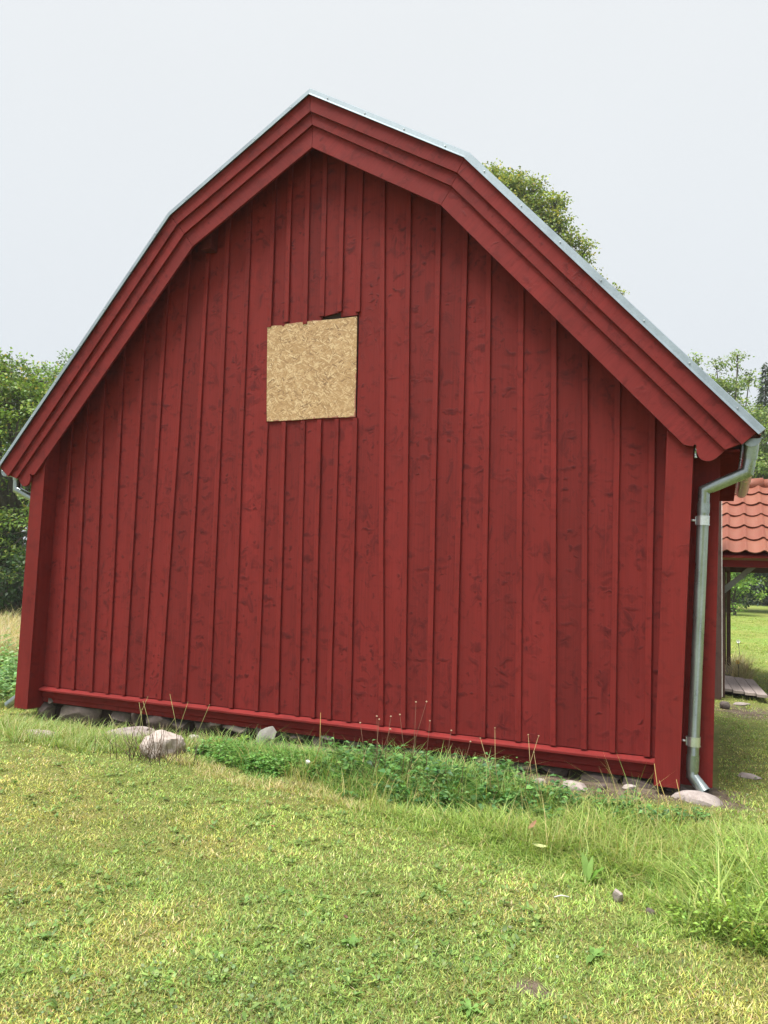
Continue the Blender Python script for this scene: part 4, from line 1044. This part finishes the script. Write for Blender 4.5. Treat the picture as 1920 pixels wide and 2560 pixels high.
tw = tube('twig', [gr(2.69, -2.22, 0.03), gr(2.72, -2.20, 0.038), gr(2.755, -2.19, 0.035)], 0.003, simple('bleached_twig', (0.6, 0.58, 0.54), 0.8), None, 6)
tag(tw, 'short bleached twig lying on the lawn below the dock plant', 'twig')
t = empty('white_flower', gr(0.66, -1.0), 'single white clover flower among the dark weeds', 'flower')
bm = bmesh.new(); bmesh.ops.create_icosphere(bm, subdivisions=2, radius=0.016)
for v in bm.verts: v.co = v.co * (1 + 0.2 * math.sin(v.co.x * 900 + v.co.z * 700)) + Vector((0.66, -1.0, gz(0.66, -1.0) + 0.15))
me = bpy.data.meshes.new('flower_head'); bm.to_mesh(me); bm.free(); link('flower_head', me, t, simple('white_petal', (0.75, 0.75, 0.70), 0.7))
V, F = tube_vf([(0.655, -0.995, gz(0.66, -1.0)), (0.66, -1.0, gz(0.66, -1.0) + 0.14)], 0.002, 5); link('stalk', from_py('stalk', V, F), t, simple('green_stalk', (0.14, 0.25, 0.06), 0.6))

# ------------------------------------------------------------------ tiled shelter behind, and its ramp
shed = empty('shelter', (3.6, 6.0, 0), 'open wooden shelter with an orange pantile roof behind the barn', 'shelter')
EY, EZ, RY, RZ = 5.60, 1.985, 7.55, 3.17
TX0 = 3.29; TW = 0.232; NT = 12; NR = 6
sl = math.hypot(RY - EY, RZ - EZ); ty, tz = (RY - EY) / sl, (RZ - EZ) / sl; nyv, nzv = -tz, ty
def tile_mesh():
    V = []; F = []; nu = 12; nv = 3; Lr = sl / NR + 0.05
    for side in (0, 1):
        for j in range(nv + 1):
            for i in range(nu + 1):
                u = i / nu
                # pantile: wide trough then a narrow roll
                hgt = -0.022 * math.sin(math.pi * min(u / 0.70, 1.0)) + (0.022 * math.sin(math.pi * (u - 0.70) / 0.30) if u > 0.70 else 0)
                s = Lr * j / nv
                hh = hgt + 0.030 * (1 - j / nv) - side * 0.014
                V.append((u * TW * 1.03, s * ty + hh * nyv, s * tz + hh * nzv))
    W = nu + 1; off = W * (nv + 1)
    for j in range(nv):
        for i in range(nu):
            a = j * W + i; F.append((a, a + 1, a + W + 1, a + W)); F.append((off + a, off + a + W, off + a + W + 1, off + a + 1))
    for i in range(nu): F.append((i, off + i, off + i + 1, i + 1))
    for j in range(nv):
        F.append((j * W, (j + 1) * W, off + (j + 1) * W, off + j * W)); F.append((j * W + nu, off + j * W + nu, off + (j + 1) * W + nu, (j + 1) * W + nu))
    me = from_py('roof_tile', V, F, True); me.set_sharp_from_angle(angle=math.radians(40)); return me
tm = tile_mesh(); tm.materials.append(M_clay)
tr_ = np.random.default_rng(5)
for rI in range(NR):
    for cI in range(NT):
        s = sl * rI / NR
        o = bpy.data.objects.new('roof_tile', tm); COL.objects.link(o)
        o.parent = shed; o.matrix_parent_inverse = Matrix.Translation((3.6, 6.0, 0)).inverted()
        o.location = (TX0 + cI * TW + tr_.normal(0, 0.003), EY + s * ty + tr_.normal(0, 0.003), EZ + s * tz + 0.02 + tr_.normal(0, 0.002))
        o.rotation_euler = (0, tr_.normal(0, 0.006), tr_.normal(0, 0.008))
for cI in range(9):      # ridge tiles
    V, F = tube_vf([(TX0 + cI * 0.36, RY - 0.02, RZ - 0.01), (TX0 + cI * 0.36 + 0.385, RY - 0.02, RZ + 0.008)], [0.10, 0.112], 14)
    link('ridge_tile', from_py('ridge_tile', V, F, True), shed, M_clay)
hexa('roof_slope', [(2.5, EY + .02, EZ - .05), (6.2, EY + .02, EZ - .05), (6.2, RY, RZ - .06), (2.5, RY, RZ - .06), (2.5, EY + .02, EZ - .02), (6.2, EY + .02, EZ - .02), (6.2, RY, RZ - .02), (2.5, RY, RZ - .02)], M_redtrim, shed, 0)
hexa('roof_slope', [(2.5, RY + .01, RZ - .06), (6.2, RY + .01, RZ - .06), (6.2, 9.5, EZ), (2.5, 9.5, EZ), (2.5, RY + .01, RZ - .02), (6.2, RY + .01, RZ - .02), (6.2, 9.5, EZ + .05), (2.5, 9.5, EZ + .05)], M_clay, shed, 0)
box('roof_beam', 2.5, 6.2, EY + 0.10, EY + 0.22, 1.81, 1.905, M_red_h, shed)
box('roof_beam', 2.5, 6.2, 9.05, 9.17, 1.81, 1.93, M_brown, shed)
for x0, x1, z0 in ((3.22, 3.335, 0.02), (3.34, 3.424, 0.02)):
    box('wall_board', x0, x1, 5.78, 5.81, z0, 1.905, M_brown, shed)
box('wall_board', 3.426, 3.462, 5.76, 5.90, 0.02, 1.905, M_brown, shed)
box('wall_board', 3.26, 3.421, 5.50, 5.53, 0.02, 2.96, M_brown, shed)
box('white_strip', 3.424, 3.432, 5.50, 5.53, 0.05, 2.93, M_white, shed, 0.001)
box('wall_board', 3.30, 3.49, 9.0, 9.04, 0.15, 1.9, M_brown, shed)
box('wall_board', 3.495, 3.565, 8.98, 9.03, 0.16, 1.9, M_brown, shed)
box('post', 6.0, 6.12, 5.70, 5.82, 0.0, 1.8, M_brown, shed)
box('post', 6.0, 6.12, 9.05, 9.17, 0.0, 1.8, M_brown, shed)
hexa('brace', [(3.464, 5.90, 1.44), (3.464, 5.99, 1.44), (3.464, 5.99, 1.55), (3.464, 5.90, 1.55), (3.88, 5.90, 1.83), (3.88, 5.99, 1.83), (3.78, 5.99, 1.83), (3.78, 5.90, 1.83)], M_grey, shed)
for i, (x, y, z, s) in enumerate([(3.52, 8.95, 0.10, .09), (3.50, 8.55, 0.06, .10), (3.50, 8.1, 0.03, .09), (3.56, 7.3, 0.0, .07)]):
    rock('foundation_stone', (x, y, z), (s, s, s), 100 + i, M_found, shed, box_f=0.4)
ramp_t = empty('plank_ramp', (3.7, 6.7, 0.05), 'low wooden plank step lying on the grass beside the shelter', 'step')
PK = [(3.44, 3.555, 5.97), (3.568, 3.70, 5.83), (3.714, 3.845, 5.72), (3.858, 3.985, 5.60)]
for i, (x0, x1, y0) in enumerate(PK):
    y1 = y0 + 1.95; sh = -0.115; zt = 0.115; zb = 0.075
    hexa('plank', [(x0, y0, zb), (x1, y0 - .02, zb), (x1 + sh, y1, zb), (x0 + sh, y1, zb), (x0, y0, zt), (x1, y0 - .02, zt), (x1 + sh, y1, zt), (x0 + sh, y1, zt)], M_plank, ramp_t)
for y0 in (6.1, 7.2):
    box('bearer', 3.36, 3.90, y0, y0 + 0.08, -0.02, 0.074, M_dark, ramp_t)
tag(rock('flat_stone', (3.66, 5.25, gz(3.66, 5.25) + 0.005), (0.11, 0.08, 0.03), 120, M_pink, box_f=0.3), 'flat pale stone in the earth in front of the plank step', 'stone')
tag(rock('flat_stone', (3.62, 0.95, gz(3.62, 0.95) + 0.0), (0.12, 0.07, 0.025), 121, M_pink, box_f=0.3, rotz=-0.2), 'flat pale stone in the grass beside the right barn wall', 'stone')
tag(rock('small_stone', (3.45, 4.6, gz(3.45, 4.6) + 0.03), (0.07, 0.06, 0.06), 122, M_found, box_f=0.4), 'grey stone at the barn foot below the brown wall boards', 'stone')
for (x, y, hgt, c, lb) in ((3.71, 10.5, 0.50, (0.8, 0.8, 0.8), 'thin plant with one white flower beside the far wall boards'), (3.66, 8.1, 0.32, (0.6, 0.38, 0.06), 'thin plant with a yellow brown head behind the plank step')):
    z = gz(x, y); t = empty('flower_plant', (x, y, z), lb, 'plant')
    V, F = tube_vf([(x, y, z), (x + 0.02, y, z + hgt * .6), (x, y, z + hgt)], 0.006, 5); link('stalk', from_py('stalk', V, F), t, M_bark)
    bm = bmesh.new()
    for k in range(6):
        a = k * math.pi / 3; vs = [bm.verts.new((x, y, z + hgt)), bm.verts.new((x + .03 * math.cos(a - .35), y - .01, z + hgt + .03 * math.sin(a - .35))), bm.verts.new((x + .04 * math.cos(a), y - .02, z + hgt + .04 * math.sin(a))), bm.verts.new((x + .03 * math.cos(a + .35), y - .01, z + hgt + .03 * math.sin(a + .35)))]
        bm.faces.new(vs)
    me = bpy.data.meshes.new('flower_head'); bm.to_mesh(me); bm.free(); link('flower_head', me, t, simple('petal_' + cat_name if False else 'petal', c, 0.7))
tufts('dry_herbs', 1500, [(3.5, 7.9), (3.85, 7.9), (3.85, 10.8), (3.55, 10.8)], 0.1, 0.45, [(0.40, 0.33, 0.2), (0.26, 0.26, 0.10)], [2, 1], 38, 'dry brown herbs along the stones behind the plank step', 0.008, 0.1)

# ------------------------------------------------------------------ trees
def tree(name, base, lobes, label, cols, wts, leaf=0.13, per=420, seed=1, trunk_r=0.22, fork=0.35, limbs=True, group=None, cat='tree', droop=0.3, fill=0.55):
    """lobes: list of (x, y, z, rx, ry, rz); leaves sit mostly in the shells of the lobes in small sprays"""
    r = np.random.default_rng(seed); t = empty(name, base, label, cat, group)
    base = np.array(base, float); lob = np.array(lobes, float)
    ctr = lob[:, :3].mean(0); top = lob[:, 2].max()
    # trunk and limbs
    V = []; F = []
    fk = base + (np.array([ctr[0], ctr[1], top]) - base) * fork
    a, f = tube_vf([base - np.array([0, 0, 0.2]), base + (fk - base) * 0.5 + r.normal(0, 0.08, 3), fk], [trunk_r * 1.25, trunk_r, trunk_r * 0.75], 10); V += a; F += f
    link('trunk', from_py('trunk', V, F, True), t, M_bark)
    if limbs:
        V = []; F = []
        for L in lob:
            p = L[:3]; md = (fk + p) / 2 + np.array([0, 0, -0.12 * np.linalg.norm(p - fk)]) * 0.3 + r.normal(0, 0.15, 3)
            a, f = tube_vf([fk, md, p], [trunk_r * 0.42, trunk_r * 0.25, trunk_r * 0.08], 6, True, len(V)); V += a; F += f
            for _ in range(7):
                d = unit(r.normal(size=3)) * L[3:6] * 0.9
                a, f = tube_vf([p + d * 0.1, p + d * 0.6 + r.normal(0, 0.05, 3), p + d], [trunk_r * 0.07, trunk_r * 0.05, trunk_r * 0.02], 4, True, len(V)); V += a; F += f
        link('limbs', from_py('limbs', V, F, True), t, M_bark)
    A = []; D = []; Nn = []; S = []; K = []
    for L in lob:
        vol = (L[3] * L[4] * L[5]) ** (2 / 3)
        ns = max(6, int(per * vol / 14))
        d = unit(r.normal(size=(ns, 3))); d[:, 2] = np.where(d[:, 2] < -0.35, -d[:, 2] * 0.6, d[:, 2])
        rad = 1 - fill * r.random(ns) ** 1.8
        rad *= 0.82 + 0.36 * fbm(d * 2.2 + seed, 1.3, 3, seed)
        C = L[:3] + d * rad[:, None] * L[3:6]
        tone = r.normal(0, 0.22, ns)
        for c, dd, tn in zip(C, d, tone):
            k = r.integers(12, 20)
            A.append(c + r.normal(0, leaf * 1.15, (k, 3)) * np.array([1, 1, 0.6]))
            o = unit(dd[None] * 0.6 + r.normal(0, 0.55, (k, 3))); o[:, 2] -= droop; D.append(o)
            nn = np.array([0, 0, 1.0]) + dd * 0.35 + r.normal(0, 0.42, (k, 3)); Nn.append(nn); S.append(np.full(k, tn)); K.append(np.full(k, r.random()))
    A = np.concatenate(A); D = np.concatenate(D); Nn = np.concatenate(Nn); S = np.concatenate(S)
    n = len(A); col = pal(cols, wts, n, r, 0.12) * (1 + S[:, None]).clip(0.5, 1.5)
    Ls = leaf * r.uniform(0.65, 1.2, n)
    V, T, C = leaves_arr(A, D, Nn, Ls, Ls * 0.75, 0.12, col)
    link('crown', tri_mesh('crown', V, T, C, M_tree), t)
    return t
def dome(cx, cy, cz, rx, ry, rz, n, s0, s1, r, bottom=-0.4):
    out = []
    for _ in range(n):
        d = unit(r.normal(size=3)); d[2] = abs(d[2]) if d[2] < bottom else d[2]
        f = r.uniform(0.45, 0.9); s = r.uniform(s0, s1); out.append((cx + d[0] * rx * f, cy + d[1] * ry * f, cz + d[2] * rz * f, s, s, s * 0.75))
    return out
GREEN = [(0.13, 0.22, 0.045), (0.18, 0.28, 0.055), (0.26, 0.33, 0.07), (0.09, 0.16, 0.04), (0.40, 0.32, 0.07)]
r = np.random.default_rng(200)
# left: maple over the meadow
lob = dome(-15.6, 9.7, 4.1, 2.8, 2.6, 3.4, 30, 0.7, 1.2, r) + [(-13.9, 8.9, 5.9, 0.9, .9, .7), (-14.5, 8.6, 6.7, .5, .5, .5), (-15.1, 8.4, 6.5, .5, .5, .5), (-13.2, 8.9, 5.2, .9, 1, .7), (-13.4, 9.0, 3.8, 1.1, 1, 1.0), (-13.2, 8.9, 2.4, 1.1, 1, 1.0), (-15.2, 8.2, 5.8, .8, .8, .6), (-13.9, 8.6, 1.3, 1.2, 1, 0.9), (-15.0, 8.0, 2.5, 1.2, 1, 1.0)]
tree('maple_tree', (-14.4, 10.0, -0.1), lob, 'leafy green maple with yellowing leaf tips left of the barn', GREEN, [4, 4, 3, 3, 0.7], 0.11, 900, 201, 0.24)
lob = dome(-20.5, 13.5, 4.4, 3.6, 3.0, 3.4, 26, 1.0, 1.6, r)
tree('deciduous_tree', (-19.5, 14.0, -0.1), lob, 'darker deciduous tree behind the maple at the left edge', GREEN, [3, 3, 1, 5, 0], 0.15, 380, 202, 0.28)
for k, (x, y, s, lb) in enumerate([(-11.9, 8.6, 1.5, 'dark undergrowth bush below the maple nearest the barn corner'), (-13.9, 8.9, 1.7, 'dark undergrowth bush below the maple in the middle'), (-16.0, 8.8, 1.7, 'dark undergrowth bush farthest left below the maple')]):
    tree('undergrowth_bush', (x, y, -0.1), dome(x, y, 0.9, s, 1.0, 1.2, 14, 0.45, 0.8, r, -0.9), lb, [(0.035, 0.075, 0.025), (0.055, 0.105, 0.03), (0.03, 0.06, 0.025)], [3, 2, 2], 0.11, 520, 210 + k, 0.06, 0.3, cat='bush')
# tree far behind the left roof slope, haze put into its pale leaf colours
lob = dome(-21.6, 18.6, 8.2, 2.0, 2.0, 3.0, 22, 0.6, 1.0, r)
tree('distant_tree', (-21.6, 18.6, 0), lob, 'pale hazy tree top just showing behind the left roof slope', [(0.13, 0.20, 0.09), (0.16, 0.24, 0.11)], [1, 1], 0.13, 380, 220, 0.2)
# large tree behind the right roof slope
lob = dome(-5.2, 23.0, 11.0, 4.0, 4.0, 4.6, 30, 1.0, 1.5, r)
lob = [l for l in lob if not (l[0] > -2.2 and l[2] > 13)]
lob += [(-5.0, 22.6, 17.2, .9, .9, .75), (-4.2, 22.6, 16.8, .9, .9, .7), (-3.5, 22.6, 16.6, .8, .8, .7), (-3.0, 22.7, 15.9, .8, .8, .65), (-4.0, 22.3, 15.7, 1.0, 1, .8), (-3.2, 22.5, 14.9, .9, .9, .7), (-2.6, 22.6, 15.3, .55, .6, .5),
        (-2.9, 22.4, 13.9, .8, .8, .7), (-3.4, 22.5, 13.0, .9, .9, .8), (-2.45, 22.7, 13.0, .5, .5, .45), (-1.7, 22.9, 13.4, .5, .5, .5), (-1.3, 23.0, 14.2, .35, .35, .32), (-1.15, 23.0, 13.0, .42, .42, .4), (-1.6, 22.9, 12.5, .6, .6, .5), (-0.95, 23.0, 12.2, .4, .4, .35), (-0.2, 23.3, 12.5, .32, .32, .26), (-2.1, 22.8, 14.3, .3, .3, .25), (-2.5, 22.6, 14.4, .6, .6, .5), (-1.9, 22.8, 12.9, .7, .7, .6), (-1.2, 22.9, 12.2, .6, .6, .5), (-1.5, 22.9, 13.7, .45, .45, .4), (-2.3, 22.7, 13.7, .6, .6, .5), (-4.6, 22.2, 16.4, .9, .9, .7), (-2.2, 22.6, 15.0, .6, .6, .5), (-1.9, 22.7, 14.3, .55, .6, .5), (-2.4, 22.5, 15.9, .5, .5, .4)]
tree('maple_tree', (-5.0, 23.0, 0), lob, 'big green and yellow maple rising behind the right roof slope', [(0.20, 0.28, 0.07), (0.29, 0.35, 0.085), (0.42, 0.42, 0.10), (0.14, 0.20, 0.06), (0.50, 0.38, 0.10)], [4, 4, 3, 3, 0.5], 0.115, 1700, 221, 0.34)
# right background
lob = dome(3.6, 33.5, 7.0, 2.8, 2.5, 4.3, 34, 0.7, 1.2, r) + [(2.2, 33.8, 12.2, .35, .35, .8), (3.2, 33.8, 12.0, .35, .35, .8), (4.1, 33.8, 12.3, .35, .35, .8), (4.6, 33.8, 11.4, .4, .4, .7), (2.7, 33.6, 11.0, .8, .8, .8), (3.7, 33.6, 10.8, .8, .8, .8), (5.2, 33.5, 9.2, .9, .9, .9), (5.4, 33.2, 6.5, 1.0, 1, 1.0), (4.7, 33.0, 7.9, 1.0, 1, .9), (4.9, 33, 5.0, 1.0, 1, 1), (5.7, 33, 4.0, 1.1, 1, 1.1)]
tree('ash_tree', (3.6, 33.6, 0.3), lob, 'light green tree with thin upright twigs right of the barn roof', [(0.17, 0.26, 0.075), (0.25, 0.34, 0.10), (0.32, 0.37, 0.12), (0.13, 0.19, 0.08)], [4, 4, 2, 2], 0.13, 900, 222, 0.26)
lob = dome(7.8, 36.0, 6.0, 2.2, 2.0, 4.0, 26, 0.8, 1.2, r)
tree('deciduous_tree', (7.8, 36.0, 0.3), lob, 'deciduous tree at the right edge behind the tiled roof', [(0.10, 0.16, 0.06), (0.14, 0.20, 0.075)], [1, 1], 0.14, 800, 223, 0.24)
# conifer
def conifer(base, H, R, label, seed):
    r = np.random.default_rng(seed); t = empty('spruce_tree', base, label, 'tree'); b = np.array(base)
    V, F = tube_vf([b, b + [0, 0, H]], [0.22, 0.02], 8); link('trunk', from_py('trunk', V, F, True), t, M_bark)
    n = 9000; f = r.random(n) ** 0.7; z = H * (1 - f) ; lay = np.abs(np.sin(z * 3.2)) * 0.3 + 0.7
    a = r.uniform(0, 6.283, n); rad = R * f * lay * r.uniform(0.25, 1, n)
    P = b + np.stack([np.cos(a) * rad, np.sin(a) * rad, H - H * f * 0.98 - rad * 0.25 + r.normal(0, .1, n)], 1)
    D = np.stack([np.cos(a), np.sin(a), r.uniform(-0.6, 0.1, n)], 1); Nn = r.normal(0, 0.4, (n, 3)) + [0, 0, 1]
    V, T, C = leaves_arr(P, D, Nn, r.uniform(0.2, 0.4, n), r.uniform(0.05, 0.11, n), 0.1, pal([(0.055, 0.085, 0.06), (0.075, 0.11, 0.075)], [1, 1], n, r))
    link('crown', tri_mesh('crown', V, T, C, M_tree), t)
conifer((5.75, 43.8, 0.5), 14.3, 2.3, 'dark blue green spruce at the far right behind the light tree', 230)
conifer((4.4, 46.5, 0.5), 12.6, 2.0, 'slim dark spruce half hidden behind the light tree', 231)
# bushes at the end of the right lawn
tree('garden_bush', (3.9, 30.5, 0.45), dome(3.95, 30.5, 1.5, 1.05, 1.0, 1.25, 16, 0.4, 0.7, r, -0.9), 'bright green rounded bush at the end of the right lawn', [(0.22, 0.38, 0.06), (0.30, 0.45, 0.09), (0.16, 0.29, 0.06)], [3, 2, 2], 0.12, 560, 240, 0.06, 0.3, cat='bush')
for k, (x, y, s, lb) in enumerate([(5.6, 35.0, 1.7, 'dark hedge bush right of the bright bush'), (2.2, 36.0, 2.0, 'dark hedge bush behind the bright bush'), (8.4, 36.0, 1.9, 'dark hedge bush at the far right end of the lawn')]):
    tree('hedge_bush', (x, y, 0.5), dome(x, y, 2.0, s, 1.2, 2.0, 20, 0.6, 1.0, r, -0.9), lb, [(0.06, 0.11, 0.04), (0.085, 0.15, 0.05), (0.045, 0.08, 0.035)], [3, 2, 2], 0.14, 420, 241 + k, 0.08, 0.3, cat='bush')

# ------------------------------------------------------------------ thin morning haze
hv, ht, hp = new_mat('haze_air')
ht.nodes.remove(hp)
pv = N(ht, 'ShaderNodeVolumePrincipled'); pv.inputs['Color'].default_value = (0.93, 0.96, 1.0, 1); pv.inputs['Density'].default_value = 0.0008
ht.links.new(pv.outputs[0], ht.nodes['Material Output'].inputs['Volume'])
V, F = box_vf(-275, 275, -135, 435, -1.3, 19.5)
hz = link('haze', from_py('haze', V, F), None, hv); hz['kind'] = 'stuff'

GROUPS = {'undergrowth_bush': 'undergrowth bushes below the maple', 'hedge_bush': 'dark hedge bushes behind the lawn', 'spruce_tree': 'spruces behind the light tree',
          'rubble_stone': 'loose rubble stones along the footing', 'flat_stone': 'flat stones lying in the grass', 'small_stone': 'small stones lying around the barn',
          'fallen_leaf': 'fallen leaves on the grass', 'lawn_rosette': 'leaf rosettes in the lawn', 'seed_stalk_plant': 'dry seed stalks before the wall', 'grass_stalk': 'tall grass stalks before the wall',
          'maple_tree': 'maples around the barn', 'deciduous_tree': 'deciduous trees behind the barn', 'flower_plant': 'thin flowering plants beside the shelter'}
for o in list(bpy.data.objects):
    g = GROUPS.get(o.name.split('.')[0])
    if g and o.parent is None: o['group'] = g
